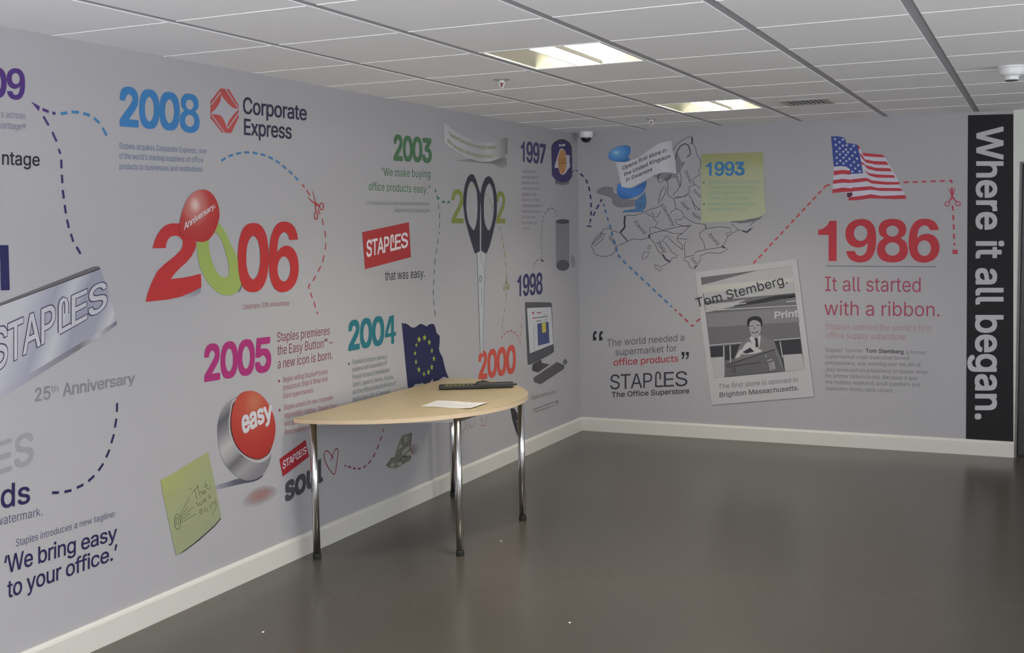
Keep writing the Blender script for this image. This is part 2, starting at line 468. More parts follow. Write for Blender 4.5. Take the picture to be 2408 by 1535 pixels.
class Print:
    """one printed piece on a wall; W is 'L' (left wall) or 'B' (back wall)"""
    def __init__(s, W, name, label, cat='wall graphic', layer=1, group=None):
        s.W, s.name, s.label, s.cat, s.layer, s.group, s.parts, s.cur = W, name, label, cat, layer, group, [], None
    def part(s, name, m, up=0, label=None):
        s.cur = dict(name=name, mat=m, v=[], f=[], up=up, label=label); s.parts.append(s.cur); return s
    def add(s, v, f):
        s.cur['n'] = s.cur.get('n', 0) + 1; lift = 6e-6 * (s.cur['n'] % 24)      # overlapping strokes lie a hair apart
        n = len(s.cur['v']); s.cur['v'] += [Vector((x[0], x[1], (x[2] if len(x) > 2 else 0.0) + lift)) for x in v]; s.cur['f'] += [[i + n for i in q] for q in f]
    def poly(s, pts, holes=(), smooth=False):
        rings = [pts] + list(holes)
        if smooth: rings = [catmull(r) for r in rings]
        R = [[wall2d(s.W, *p) for p in r] for r in rings]
        tri = tessellate_polygon([[Vector((q.x, q.y, 0)) for q in r] for r in R])
        s.add([q for r in R for q in r], [list(t) for t in tri]); return s
    def ell(s, cx, cy, rx, ry, hole=None, n=40, rot=0):
        def ring(a, b):
            c, d = math.cos(rot), math.sin(rot)
            return [(cx + a * math.cos(t) * c - b * math.sin(t) * d, cy + a * math.cos(t) * d + b * math.sin(t) * c) for t in [2 * math.pi * i / n for i in range(n)]]
        return s.poly(ring(rx, ry), [ring(rx - hole[0], ry - hole[1])] if hole else [])
    def star(s, cx, cy, rx, ry, a0=-90):
        pts = []
        for i in range(10):
            k = 1.0 if i % 2 == 0 else 0.42; a = math.radians(a0 + 36 * i)
            pts.append((cx + rx * k * math.cos(a), cy + ry * k * math.sin(a)))
        return s.poly(pts)
    def unit(s, px, py):
        a = wall2d(s.W, px, py); b = wall2d(s.W, px, py + 10); return (a - b).length / 10
    def stroke(s, pts, w, smooth=False, closed=False, w2=None):
        if smooth: pts = catmull(pts, closed)
        if closed: pts = list(pts) + [pts[0]]
        P = [wall2d(s.W, *p) for p in pts]
        hw = s.unit(*pts[0]) * w / 2; hw2 = hw if w2 is None else s.unit(*pts[-1]) * w2 / 2
        V = []; F = []
        for i, p in enumerate(P):
            a = P[max(i - 1, 0)]; b = P[min(i + 1, len(P) - 1)]
            d = (b - a); d = d.normalized() if d.length > 1e-9 else Vector((1, 0))
            n = Vector((-d.y, d.x)); h = hw + (hw2 - hw) * i / max(1, len(P) - 1)
            V += [p + n * h, p - n * h]
        for i in range(len(P) - 1): F.append([2 * i, 2 * i + 1, 2 * i + 3, 2 * i + 2])
        s.add(V, F); return s
    def segs(s, L, w):
        for a, b, c, d in L: s.stroke([(a, b), (c, d)], w)
        return s
    def dash(s, pts, dl, gl, w, smooth=True, start=0.0):
        """dl / gl: dash and gap as a fraction of photographed length"""
        p = catmull(pts, False, 8) if smooth else pts
        P = [Vector(q) for q in p]; L = [0]
        for a, b in zip(P, P[1:]): L.append(L[-1] + (b - a).length)
        t = start
        while t < L[-1]:
            e = min(t + dl, L[-1])
            s.stroke([tuple(at_path(p, (t + (e - t) * k / 3) / L[-1])) for k in range(4)], w)
            t += dl + gl
        return s
    def text(s, t, bl, br, hl, hr=None, off=0.0, space=1.0, up=None, fit='cap', path=None, shear=0.0, ref=None):
        """bl / br: ends of the baseline; hl / hr: height of a capital there (or of x, or of the whole text)"""
        hr = hl if hr is None else hr
        v, f = digits(t, off) if fit == 'dig' else text_mesh(t, off, space, shear)
        r = v if ref is None else text_mesh(t, ref, space, shear)[0]
        x0 = min(p.x for p in r); x1 = max(p.x for p in r)
        if fit == 'cap': a, b = yr('H', off if ref is None else ref)
        elif fit == 'x': a, b = yr('x', off)
        elif fit == 'dig': a, b = 0.0, yr('1', 0.0)[1]
        else: a, b = min(p.y for p in v), max(p.y for p in v)
        path = path or [bl, br]; up = Vector(up).normalized() if up else Vector((0, -1)); out = []
        for p in v:
            u = (p.x - x0) / (x1 - x0); k = (p.y - a) / (b - a)
            q = at_path(path, u) + up * (k * (hl + (hr - hl) * u))
            q = wall2d(s.W, q.x, q.y); out.append(Vector((q.x, q.y, p.z)))
        if s.cur['name'] == 'n' and s.cur['v'] and s.cur.get('line'):
            s.part('n', s.cur['mat'], s.cur['up'])
        s.cur['line'] = True
        s.add(out, f); return s
    def done(s):
        if len(s.parts) > 1:
            for c in s.parts:
                if c['name'] == 'n': c['name'] = 'text_line' if c.get('line') else 'dashes'
        def w3(q, lay):
            e = 0.0008 * lay + 0.0004 + q.z
            return (e, q.x, q.y) if s.W == 'L' else (q.x, -e, q.y)
        if len(s.parts) == 1:
            c = s.parts[0]
            o = mesh(s.name, [w3(q, s.layer + c['up']) for q in c['v']], c['f'], c['mat'])
            return tag(o, s.label, s.cat, s.group)
        al = [w3(q, s.layer) for c in s.parts for q in c['v']]
        cx = [sum((min(p[i] for p in al), max(p[i] for p in al))) / 2 for i in range(3)]
        e = empty(s.name, (cx[0], cx[1], min(p[2] for p in al)), s.label, s.cat, s.group)
        for c in s.parts:
            o = mesh(c['name'], [w3(q, s.layer + c['up']) for q in c['v']], c['f'], c['mat'], e)
            if c['label']: o['label'] = c['label']
        return e
B_ = 0.028       # outline offset for bold faces
# ---- left wall
NAVY, PURP, BLUE, RED, MAG, TEAL, GRN, LIME = (44, 40, 98), (78, 45, 125), (60, 135, 190), (205, 50, 50), (205, 45, 130), (35, 128, 145), (62, 135, 78), (150, 165, 45)
G, V_, DL, TB = 'year_numerals', 'wall_text', 'dashed_line', 'wall graphic'
za = Zm(0, 140, 3.198); zb = Zm(0, 560, 3.198); z1 = Zm(0, 0, 3.01); zc = Zm(330, 430, 4.652); zd = Zm(460, 730, 4.652)
ze = Zm(820, 280, 3.838); zf = Zm(1040, 560, 4.265); zg = Zm(1160, 280, 3.838); zh = Zm(1000, 400, 6.977); zn = Zm(340, 1040, 5.482)
zk = Zm(480, 900, 6.14); zs = Zm(480, 900, 5.116); zu = Zm(800, 980, 9.26); zq = Zm(940, 740, 8.529); zw = Zm(980, 880, 6.02); zl = Zm(0, 980, 3.49)
def sg(z, L): return [z((a, b))[0] + z((c, d))[0] for a, b, c, d in L]

p = Print('L', G, 'purple year numerals ending in 09, cut by the left edge of the view', 'year lettering')
p.part('n', ink(PURP, 140)).text('2009', (-118, 222), (58.5, 234), 74, 69, off=0.026, fit='dig').done()
p = Print('L', V_, 'two small grey lines of text under the purple 09', 'wall text')
p.part('n', ink((112, 108, 128), 142)).text('s across', (2, 276.5), (59.5, 279.5), 17, 15).text('vantage®', (-4, 301.5), (60, 305.5), 17, 15).done()
p = Print('L', V_, 'large black word ending in ntage, cut by the left edge of the view', 'wall text')
p.part('n', ink((38, 36, 46), 148)).text('ntage', (4.5, 387), (93, 390.5), 33, 30, off=0.0070).done()
p = Print('L', 'dashed_arrow', 'purple to navy dashed line with an arrowhead pointing at the purple 09', 'dashed line')
p.part('arrowhead', ink(PURP, 142)).poly(za((230, 314), (298, 352), (290, 388))).segs(sg(za, [(318, 374, 365, 393), (393, 402, 416, 405)]), 7)
p.part('purple_dashes', ink((80, 52, 122), 145)).segs(sg(za, [(325, 428, 365, 495), (392, 545, 425, 617), (440, 672, 453, 710)]), 6.5)
p.part('navy_dashes', ink((52, 46, 108), 152)).segs(sg(za, [(459, 752, 461, 818), (464, 866, 468, 930), (470, 980, 479, 1045), (485, 1093, 494, 1158), (502, 1203, 517, 1267), (532, 1310, 550, 1370), (573, 1408, 605, 1460)]), 6.5).done()
p = Print('L', DL, 'short arc of five blue dashes between the purple arrow and the blue 2008', 'dashed line')
p.part('n', ink(BLUE, 142)).segs(sg(za, [(455, 408, 505, 400), (538, 394, 592, 396), (625, 404, 675, 420), (705, 440, 748, 478), (770, 512, 802, 572)]), 7).done()
p = Print('L', G, 'large blue year numerals 2008', 'year lettering')
p.part('n', ink((52, 130, 198), 142)).text('2008', (281, 297), (469, 311.5), 95, 85.5, off=0.026, fit='dig').done()
p = Print('L', 'company_logo', 'red ribbon octagon emblem with dark two-line company name beside the blue 2008', 'logo')
p.part('emblem', ink((196, 76, 72), 140), label='red folded ribbon octagon')
p.poly(z1((1560, 625), (1620, 632), (1688, 745), (1688, 832), (1635, 942), (1570, 938), (1489, 835), (1489, 715)))
p.part('emblem_star', ink((141, 139, 146), 141), 1, 'pale star-shaped opening of the ribbon').poly(catmull(z1((1566, 668), (1575, 690), (1640, 760), (1686, 772), (1660, 800), (1612, 865), (1608, 915), (1596, 880), (1560, 818), (1492, 805), (1520, 775), (1556, 720)), True, 3))
p.segs(sg(z1, [(1492, 742, 1560, 652), (1594, 630, 1684, 765), (1494, 812, 1588, 940), (1610, 908, 1690, 795)]), 3.2)
p.part('company_name', ink((44, 45, 66), 138)).text('Corporate', (571, 267), (721, 283.5), 39.5, 35, off=0.0104, space=.96).text('Express', (573.5, 317), (685.5, 327), 38.5, 36, off=0.0104, space=.96).done()
p = Print('L', V_, 'three pale blue lines of small text under the blue 2008', 'wall text')
p.part('n', ink((108, 124, 158), 148)).text('Staples acquires Corporate Express, one', (280, 349), (485, 361.5), 14, 12.5).text("of the world's leading suppliers of office", (280, 372.8), (477, 382.5), 14, 12.5).text('products to businesses and institutions.', (280.5, 397.5), (478, 404), 14, 12.5).done()
p = Print('L', DL, 'blue dashed arc running from beside the small blue text to the red scissors', 'dashed line')
p.part('n', ink((64, 128, 185), 140)).dash([(520, 378), (545, 364.5), (581, 358), (618, 364), (638, 372), (654.5, 382), (669.5, 393.7), (686, 408), (705, 428)], 12, 7.4, 5).done()
def scissors(W, label, m, z, blades, rings, arms, w, wall=None):
    p = Print(W, 'scissors_icon', label, 'scissors icon', 3)
    p.part('blades', m)
    for a in blades: p.stroke(z(*a), w * .5, w2=w * 1.7)
    for a in arms: p.stroke(z(*a), w * 1.6, w2=w)
    p.part('handles', m)
    for cx, cy, rx, ry, t in rings:
        c = z((cx, cy))[0]; p.ell(c[0], c[1], rx / z.k, ry / z.k, (t / z.k * .8, t / z.k), n=24)
    p.done()
scissors('L', 'small red scissors icon at the end of the blue dashed arc', ink((195, 50, 52), 138), zc,
         [((1878, 85), (1912, 205), (1918, 240)), ((1830, 160), (1890, 212), (1935, 248))], [(1980, 257, 27, 42, 11), (1918, 357, 22, 48, 11)],
         [((1912, 220), (1965, 262)), ((1912, 225), (1917, 315))], 2.6)
p = Print('L', DL, 'red dashed line curving down from the red scissors around the 2006', 'dashed line')
p.part('n', ink((196, 56, 56), 145)).segs(sg(zc, [(1770, 15, 1793, 48), (1820, 80, 1853, 138), (1940, 285, 1965, 342), (1987, 392, 2002, 465), (2020, 522, 2024, 598), (2027, 657, 2022, 733), (2010, 790, 1992, 865), (1972, 910, 1942, 973), (1918, 1018, 1886, 1072), (1858, 1105, 1836, 1130), (1836, 1128, 1845, 1160), (1860, 1200, 1880, 1258), (1897, 1300, 1915, 1362), (1930, 1405, 1938, 1435)]), 3.8).done()
# 2006 with the balloon
p = Print('L', 'anniversary_numerals', 'big 2006 with red paper-cut 2, lime 0 and a red balloon', 'year lettering', 1)
R6 = ink((214, 46, 48), 150)
p.part('printed_shadow', ink_ramp('two_shadow', 158, [(0, (158, 157, 164)), (.55, (128, 128, 140)), (1, (96, 96, 108))], vec=(0, .8, .5), off=-.1)).poly(zc((300, 1275), (440, 1248), (560, 1198), (664, 1138), (655, 1195), (600, 1240), (480, 1275)))
p.poly(zc((1040, 1205), (1085, 1150), (1100, 1100), (1112, 1130), (1090, 1185)))
p.part('lime_zero', ink((140, 158, 80, 1), 152), 1).poly(zc((860, 450), (905, 500), (950, 590), (990, 680), (1040, 780), (1062, 830), (1075, 960), (1098, 1100), (1085, 1150), (1040, 1205), (960, 1230), (870, 1210), (780, 1140), (700, 1030), (650, 920), (625, 800), (615, 700), (618, 640), (660, 600), (720, 560), (800, 460)), [zc((745, 640), (750, 720), (770, 820), (810, 930), (870, 1015), (930, 1035), (962, 1000), (965, 900), (940, 800), (905, 680), (860, 580), (820, 545), (780, 580))], True)
p.part('paper_two', R6, 1).poly(zc((133, 715), (148, 645), (180, 570), (220, 510), (270, 465), (330, 443), (420, 442), (520, 490), (580, 560), (604, 640), (606, 690), (590, 740), (555, 805), (500, 870), (420, 940), (370, 995), (330, 1050), (440, 1040), (550, 1020), (659, 992), (665, 1138), (560, 1195), (440, 1245), (300, 1275), (180, 1288), (55, 1300), (75, 1210), (120, 1090), (180, 970), (260, 890), (360, 810), (430, 745), (460, 690), (460, 630), (430, 590), (380, 575), (330, 585), (297, 620), (280, 665), (276, 712)))
p.part('numerals', R6, 2).text('06', (558.3, 687), (701.3, 679.5), 161, 154, off=0.024, fit='dig')
p.part('balloon', ink_ramp('balloon_print', 146, [(0, (232, 196, 190)), (.16, (214, 130, 124)), (.42, (200, 62, 58)), (.72, (196, 40, 42)), (1, (148, 30, 40))], center=(0, .40, .70), scale=(0, 1.15, 1)), 3, 'glossy red egg-shaped balloon')
p.poly(zc((690, 72), (750, 95), (810, 160), (850, 260), (858, 370), (830, 480), (790, 560), (740, 620), (670, 645), (580, 630), (490, 600), (430, 560), (420, 480), (440, 360), (470, 260), (520, 160), (590, 95), (640, 76)), smooth=True)
p.part('balloon_text', ink((222, 205, 212), 150), 4).text('Anniversary.', (431, 541.5), (505.5, 487.5), 17.5, 13, off=0.0145, space=.95).done()
p = Print('L', V_, 'one tiny pink line of text under the red 06', 'wall text')
p.part('n', ink((186, 126, 138), 162)).text('Celebrates 20th anniversary', (569.7, 727.7), (680.4, 717), 13, 11.5).done()
p = Print('L', G, 'large magenta year numerals 2005', 'year lettering')
p.part('n', ink((208, 46, 138), 162)).text('2005', (479.8, 898.5), (637.5, 872.8), 88, 82, off=0.026, fit='dig').done()
p = Print('L', V_, 'three dusky red lines about an icon being born, right of the magenta 2005', 'wall text')
p.part('n', ink((160, 78, 96), 158)).text('Staples premieres', (651.7, 804), (775, 786.3), 22.5, 19.5, off=-.004).text('the Easy Button℠ –', (652.4, 835), (781.8, 813.5), 23, 20, off=-.004).text('a new icon is born.', (653, 867), (781.4, 843.3), 23, 20, off=-.004).done()
p = Print('L', V_, 'small pink bulleted text, its lower lines running behind the table top', 'wall text')
p.part('n', ink((180, 112, 132), 158)).text('Begins selling Staples® brand', (665.3, 898.7), (769.6, 878.3), 13, 11).text('products in Stop & Shop and', (665.7, 917.7), (769.6, 895), 13, 11).text('Giant supermarkets', (665.7, 936.8), (737.3, 922), 13, 11)
p.text('Staples unveils its new corporate', (667, 964.3), (783, 939), 13, 11).text('responsibility initiative, ‘Staples Soul’', (667.9, 982.6), (792, 957.9), 13, 11).text('and publishes Corporate', (668.5, 1002), (768, 981), 13, 11).text('Responsibility report', (669.6, 1022), (745, 1005), 13, 11)
p.part('bullets', ink((150, 35, 70), 158)).ell(655.6, 896, 2, 3.2).ell(657.3, 964, 2, 3.2).done()
p = Print('L', G, 'teal year numerals 2004', 'year lettering')
p.part('numerals', ink((34, 132, 148), 156)).text('200', (819, 825.7), (903.3, 810.2), 71.5, 68.5, off=0.026, fit='dig')
p.poly(zd((2116, 66), (2167, 46), (2168, 236), (2192, 231), (2192, 272), (2169, 277), (2170, 361), (2139, 367), (2138, 283), (2068, 297), (2070, 252)), [zd((2137, 125), (2137, 243), (2098, 251))]).done()
p = Print('L', V_, 'six grey-teal lines of small bulleted text under the teal 2004', 'wall text')
p.part('n', ink((104, 124, 132), 154))
for t, a, b in (('Expands European delivery', (828, 856.4), (909.7, 842.9)), ('business with acquisition of', (828, 874.5), (909.3, 857.3)), ('Pressel Versand International', (828.7, 891.7), (915.7, 874.5)), ('GmbH, based in Vienna, Austria,', (829.3, 910), (925.4, 889.5)), ('and the office products division of', (829.3, 927.3), (930.3, 904.5)), ('Malling Beck A/S of Denmark.', (829.3, 945), (917.9, 924.5))): p.text(t, a, b, 11.5, 10.5)
p.part('bullet', ink((40, 70, 100), 154)).ell(820, 855, 1.6, 2.8).done()
# silver plate
p = Print('L', 'metal_plate', 'silver embossed metal plate with outlined capital letters at the left edge', 'nameplate graphic', 2)
p.part('plate_rim', ink((104, 100, 102), 160), label='dark upper edge of the plate').poly(zb((-180, 547), (8, 482), (700, 213), (742, 211), (752, 232), (730, 240), (8, 506), (-180, 575)))
p.part('plate_face', ink_ramp('plate_metal', 160, [(0, (182, 182, 196)), (.22, (186, 186, 198)), (.40, (150, 150, 166)), (.50, (190, 192, 202)), (.60, (146, 146, 162)), (.74, (150, 150, 165)), (.83, (196, 194, 204)), (.90, (126, 122, 134)), (.95, (168, 166, 176)), (1, (128, 124, 136))], vec=(0, .86, -.30), off=0.1740))
p.poly(zb((-180, 575), (8, 503), (730, 234), (752, 230), (820, 430), (876, 622), (8, 1147), (-180, 1255)))
p.part('plate_lip', ink_ramp('plate_lip', 160, [(0, (168, 166, 180)), (.35, (150, 148, 160)), (.7, (112, 110, 118)), (.85, (176, 174, 184)), (1, (100, 96, 110))], vec=(0, 1, 0)), label='bevelled lower edge of the plate').poly(zb((-180, 1255), (8, 1147), (876, 622), (874, 650), (780, 722), (8, 1196), (-180, 1305)))
def staple_l(p, P, w):
    """the logo's L: a bent staple, drawn in the lettering's own slanted frame P(u, v)"""
    p.stroke([P(*q) for q in ((.80, .50), (.80, .80), (.74, .93), (.60, .98), (.46, .93), (.40, .80), (.40, .02))], w).stroke([P(*q) for q in ((.33, .055), (1.08, .055))], w)
def logo(p, bl, br, hl, hr, off, w, parts=None):
    """capital letters S T A P (staple) E S between bl and br"""
    A = Vector(bl); B = Vector(br)
    def at(u): return tuple(A.lerp(B, u))
    def h(u): return hl + (hr - hl) * u
    for t, u0, u1 in (('STAP', 0, .545), ('ES', .695, 1.0)): p.text(t, at(u0), at(u1), h(u0), h(u1), off=off, space=.92, ref=0.0)
    def P(u, v):
        q = .535 + .155 * (u * .92); a = A.lerp(B, q); return (a.x, a.y - v * h(q) * 1.04)
    staple_l(p, P, w)
lb, rb, lh, rh = (-18, 874), (249, 722), 95, 62
p.part('letter_outline', ink((78, 74, 102), 160), 1, 'dark embossed outline'); logo(p, lb, rb, lh, rh, .026, 15)
p.part('letter_face', ink((190, 188, 202), 160), 2); logo(p, lb, rb, lh, rh, .008, 9.5)
p.done()
p = Print('L', V_, 'grey words about a 25th anniversary under the silver plate', 'wall text')
p.part('n', ink((130, 128, 138), 162)).text('25', (82, 944.5), (118, 937.8), 32, 31, off=0.0104).text('th', (119.5, 922.7), (136.6, 919.5), 16.5, 15.5).text('Anniversary', (147.6, 932), (317.4, 899.6), 31, 24, off=0.0093, space=.97).done()
p = Print('L', G, 'navy numeral 1 at the left edge above the silver plate', 'year lettering')
p.part('n', ink((42, 40, 100), 155)).poly(zb((-2, 52), (62, 52), (72, 390), (4, 392), (0, 150), (-60, 170), (-60, 120), (-20, 100))).done()
p = Print('L', V_, 'very pale grey capital letters ES at the left edge', 'wall text')
p.part('n', ink((147, 146, 152), 160)).text('ES', (-12, 1119), (79, 1087.5), 78, 76, off=0.0116).done()
p = Print('L', V_, 'bold navy letters ds at the left edge above the watermark line', 'wall text')
p.part('n', ink(NAVY, 165)).text('ds', (1.5, 1196), (70.3, 1182), 58, 52, off=0.0093).done()
p = Print('L', V_, 'thin grey word watermark at the left edge', 'wall text')
p.part('n', ink((100, 98, 124), 168)).text('watermark.', (-9, 1237), (99.6, 1210.7), 22.5, 19.5, off=-.004).done()
p = Print('L', V_, 'thin grey line introducing a tagline, above the bold navy quotation', 'wall text')
p.part('n', ink((102, 98, 130), 168)).text('Staples introduces a new tagline:', (37.2, 1285), (271.6, 1213), 17.5, 14, off=-.004).done()
p = Print('L', V_, 'bold navy two-line quotation about bringing easy to your office', 'wall text')
p.part('n', ink(NAVY, 168)).text('‘We bring easy', (9.5, 1350), (275, 1268), 43, 34, off=0.0081, space=.96).text('to your office.’', (16.6, 1407), (275.5, 1313.5), 42, 35, off=0.0081, space=.96).done()
p = Print('L', DL, 'navy dashed curve right of the letters ds', 'dashed line')
p.part('n', ink(NAVY, 165)).segs(sg(zl, [(425, 622, 482, 620), (527, 615, 585, 602), (628, 582, 683, 555), (722, 528, 773, 482), (806, 442, 847, 382), (870, 333, 898, 268), (912, 215, 934, 142), (941, 88, 954, 14)]), 6.5).segs(sg(zb, [(880, 1238, 878, 1305)]), 6).done()
# push button
p = Print('L', 'push_button', 'large domed red push button in a silver rim, lettered easy', 'button graphic', 2)
p.part('printed_reflection', ink_ramp('button_reflection', 165, [(0, (196, 128, 118)), (.5, (184, 146, 142)), (1, (165, 163, 168))], center=(0, .55, .55), scale=(0, 1.9, 1.9), alpha=[(0, .75), (.45, .5), (1, 0)]), -1).poly(zs((420, 1560), (480, 1400), (580, 1290), (700, 1235), (820, 1245), (880, 1290), (850, 1370), (740, 1440), (600, 1510)), smooth=True)
p.part('printed_shadow', ink_ramp('button_shadow', 165, [(0, (150, 150, 158)), (.35, (98, 96, 112)), (.8, (66, 62, 80)), (1, (80, 76, 94))], vec=(0, 1, 0)), -1).poly(zk((165, 1515), (190, 1478), (330, 1432), (480, 1385), (600, 1380), (840, 1330), (800, 1385), (700, 1425), (560, 1450), (380, 1492), (200, 1532)), smooth=True)
p.part('silver_base', ink_ramp('button_steel', 165, [(0, (126, 124, 130)), (.16, (152, 150, 152)), (.30, (104, 102, 106)), (.38, (150, 148, 150)), (.52, (182, 176, 178)), (.68, (128, 126, 132)), (.80, (92, 90, 96)), (.90, (142, 140, 142)), (1, (170, 166, 168))], vec=(0, -.35, .85), off=0.1740), 0, 'brushed silver rim').poly(zk((190, 700), (200, 560), (240, 420), (310, 310), (400, 240), (500, 200), (800, 240), (960, 520), (985, 800), (975, 980), (940, 1160), (870, 1290), (780, 1370), (650, 1410), (540, 1390), (420, 1310), (310, 1190), (240, 1040), (203, 880)), smooth=True)
p.part('rim', ink((172, 166, 168), 165), 1).poly(zk((410, 250), (368, 400), (345, 560), (358, 720), (410, 880), (520, 1020), (640, 1115), (760, 1155), (880, 1120), (960, 1030), (995, 930), (990, 700), (800, 300), (600, 200)), smooth=True)
p.part('gap', ink((92, 60, 62), 165), 2).poly(zk((425, 275), (385, 400), (366, 545), (376, 700), (420, 840), (492, 965), (596, 1056), (720, 1104), (800, 1102), (895, 1052), (958, 958), (1000, 700), (800, 300), (600, 200)), smooth=True)
p.part('red_dome', ink_ramp('button_red', 160, [(0, (235, 130, 92)), (.18, (226, 88, 66)), (.5, (214, 54, 44)), (.85, (198, 38, 36)), (1, (178, 34, 38))], center=(0, .52, .82), scale=(0, .75, .8)), 3, 'domed orange-red cap').poly(zk((430, 285), (480, 190), (560, 130), (650, 115), (740, 130), (830, 190), (910, 290), (970, 410), (1010, 540), (1020, 680), (1000, 820), (950, 950), (890, 1040), (800, 1090), (720, 1090), (600, 1042), (500, 950), (430, 830), (392, 690), (380, 540), (398, 390)), smooth=True)
p.part('button_text', ink((205, 204, 214), 150), 4).text('easy', None, None, 43, 33, off=0.0261, space=.97, fit='x', path=zk((545, 748), (700, 660), (830, 585), (920, 540), (985, 520)), up=(-.10, -1)).done()
# sticky note
p = Print('L', 'sticky_note', 'yellow-green sticky note with a handwritten sketch, left of the red button', 'sticky note', 2)
p.part('printed_shadow', ink((62, 62, 66), 165), -1).poly(zn((985, 962), (980, 990), (900, 1085), (700, 1265), (520, 1400), (418, 1452), (400, 1440), (640, 1270)))
p.part('note_paper', ink_ramp('note_yellow', 165, [(0, (150, 155, 122, 1)), (.55, (155, 161, 118, 1)), (.80, (160, 167, 104, 1)), (1, (164, 171, 96, 1))], vec=(0, -.45, .85), off=0.1856)).poly(zn((200, 485), (330, 420), (520, 300), (680, 205), (815, 122), (860, 330), (920, 620), (985, 962), (900, 1060), (780, 1170), (640, 1290), (520, 1380), (405, 1462), (350, 1230), (260, 800)))
p.part('handwriting', ink((78, 82, 58), 160), 1)
for q in (((597, 672), (640, 612), (690, 560)), ((640, 598), (665, 728)), ((672, 548), (712, 702)), ((704, 655), (724, 632), (738, 640), (744, 678)), ((770, 618), (748, 632), (752, 662), (775, 640), (770, 612), (784, 652)), ((775, 510), (802, 598), (825, 598), (845, 560)), ((752, 580), (806, 540)),
          ((655, 765), (690, 822), (702, 780), (724, 812), (735, 745)), ((772, 730), (748, 748), (756, 776), (776, 755), (774, 728), (790, 770)), ((838, 672), (818, 690), (846, 706), (822, 726)),
          ((708, 900), (735, 876), (722, 856), (704, 884), (712, 926), (748, 902)), ((792, 846), (764, 866), (772, 894), (796, 866), (812, 888)), ((848, 796), (834, 815), (856, 832), (836, 852)), ((862, 768), (884, 800), (906, 752), (916, 820), (898, 880), (862, 930)),
          ((575, 612), (583, 596)), ((590, 606), (598, 592)), ((900, 728), (912, 716))): p.stroke(zn(*q), 1.1, smooth=len(q) > 2)
cx, cy = zn((418, 1022))[0]; p.ell(cx, cy, 42 / 5.482, 102 / 5.482, (1.0, 1.2), rot=-.03); cx, cy = zn((416, 1012))[0]; p.ell(cx, cy, 19 / 5.482, 46 / 5.482, (.9, 1.1))
p.segs(sg(zn, [(440, 960, 572, 710), (450, 968, 552, 832), (455, 980, 630, 825), (455, 1008, 585, 912), (455, 1036, 660, 922)]), 1.1).done()
# small red logo, soul
p = Print('L', 'soul_logo', 'small red logo label with big dark word soul beneath, behind the near table leg', 'logo', 1)
p.part('red_label', ink((200, 34, 48), 158)).poly(zs((903, 918), (1217, 685), (1262, 885), (945, 1127)))
p.part('label_letters', ink((226, 208, 216), 158), 1); logo(p, (664.5, 1103), (719.8, 1064.2), 18.5, 15.5, .016, 3.2)
p.part('soul_word', ink((72, 70, 78), 155)).text('soul', (669.6, 1182), (759, 1131.5), 62, 56, off=0.0290, space=.97).done()
p = Print('L', 'heart_drawing', 'hand-drawn dark red heart outline under the table', 'drawing')
p.part('n', ink((152, 34, 58), 148)).stroke(zs((1555, 910), (1530, 870), (1492, 826), (1464, 820), (1444, 850), (1450, 920), (1480, 1000), (1520, 1060), (1550, 1096), (1576, 1080), (1595, 960), (1610, 845), (1606, 800), (1590, 788), (1570, 810), (1545, 870), (1520, 942)), 2.3, smooth=True).done()
p = Print('L', DL, 'crimson dashed curve under the table between the heart and the banknotes', 'dashed line')
p.part('n', ink((140, 26, 66), 145)).segs(sg(zu, [(90, 1060, 125, 1068), (168, 1082, 232, 1098), (275, 1118, 335, 1122), (382, 1130, 445, 1124), (500, 1105, 562, 1058), (612, 1018, 668, 940), (712, 878, 760, 785), (797, 708, 838, 605), (868, 522, 902, 412), (925, 325, 938, 265)]), 3.6).done()
M_NOTE = mat('mottled_banknote_print', inkcol((104, 104, 92), 145), 0.7, noise=.75, nscale=42)
p = Print('L', 'banknote_collage', 'grey-green crumpled banknote picture under the table', 'picture')
p.part('note_paper', M_NOTE).poly(zu((1555, 340), (1450, 375), (1350, 410), (1300, 500), (1260, 620), (1215, 760), (1180, 880), (1120, 890), (1060, 980), (1000, 1058), (1060, 1110), (1200, 1120), (1300, 1080), (1380, 1020), (1530, 940), (1540, 850), (1520, 700), (1545, 500)))
p.part('pale_folds', ink((140, 140, 128), 145), 1).poly(zu((1440, 660), (1520, 640), (1500, 720), (1420, 790), (1340, 830), (1350, 740))).poly(zu((1290, 600), (1330, 560), (1340, 640), (1270, 720))).poly(zu((1400, 440), (1460, 420), (1440, 520), (1390, 540))).poly(zu((1080, 1060), (1140, 1000), (1180, 1040), (1110, 1095))).poly(zu((1240, 1000), (1310, 960), (1330, 1030), (1260, 1060))).poly(zu((1450, 780), (1530, 730), (1530, 830), (1420, 850)))
p.part('note_lines', ink((58, 58, 54), 145), 1).stroke(zu((1555, 342), (1540, 520), (1515, 700), (1440, 770)), 1.6).stroke(zu((1000, 1055), (1120, 890), (1160, 900)), 1.6).stroke(zu((1380, 1015), (1300, 930), (1220, 985)), 1.4).stroke(zu((1340, 880), (1420, 860), (1440, 920)), 2.2).ell(*zu((1335, 595))[0], 1.4, 1.8).ell(*zu((1468, 600))[0], 1.3, 1.8)
p.part('red_smudge', ink_ramp('smudge', 145, [(0, (158, 104, 104)), (1, (146, 140, 142))], center=(0, .5, .5), scale=(0, 2, 2), alpha=[(0, .7), (1, 0)]), 1).ell(*zu((1610, 690))[0], 12, 16).ell(*zu((1450, 890))[0], 12, 6).done()
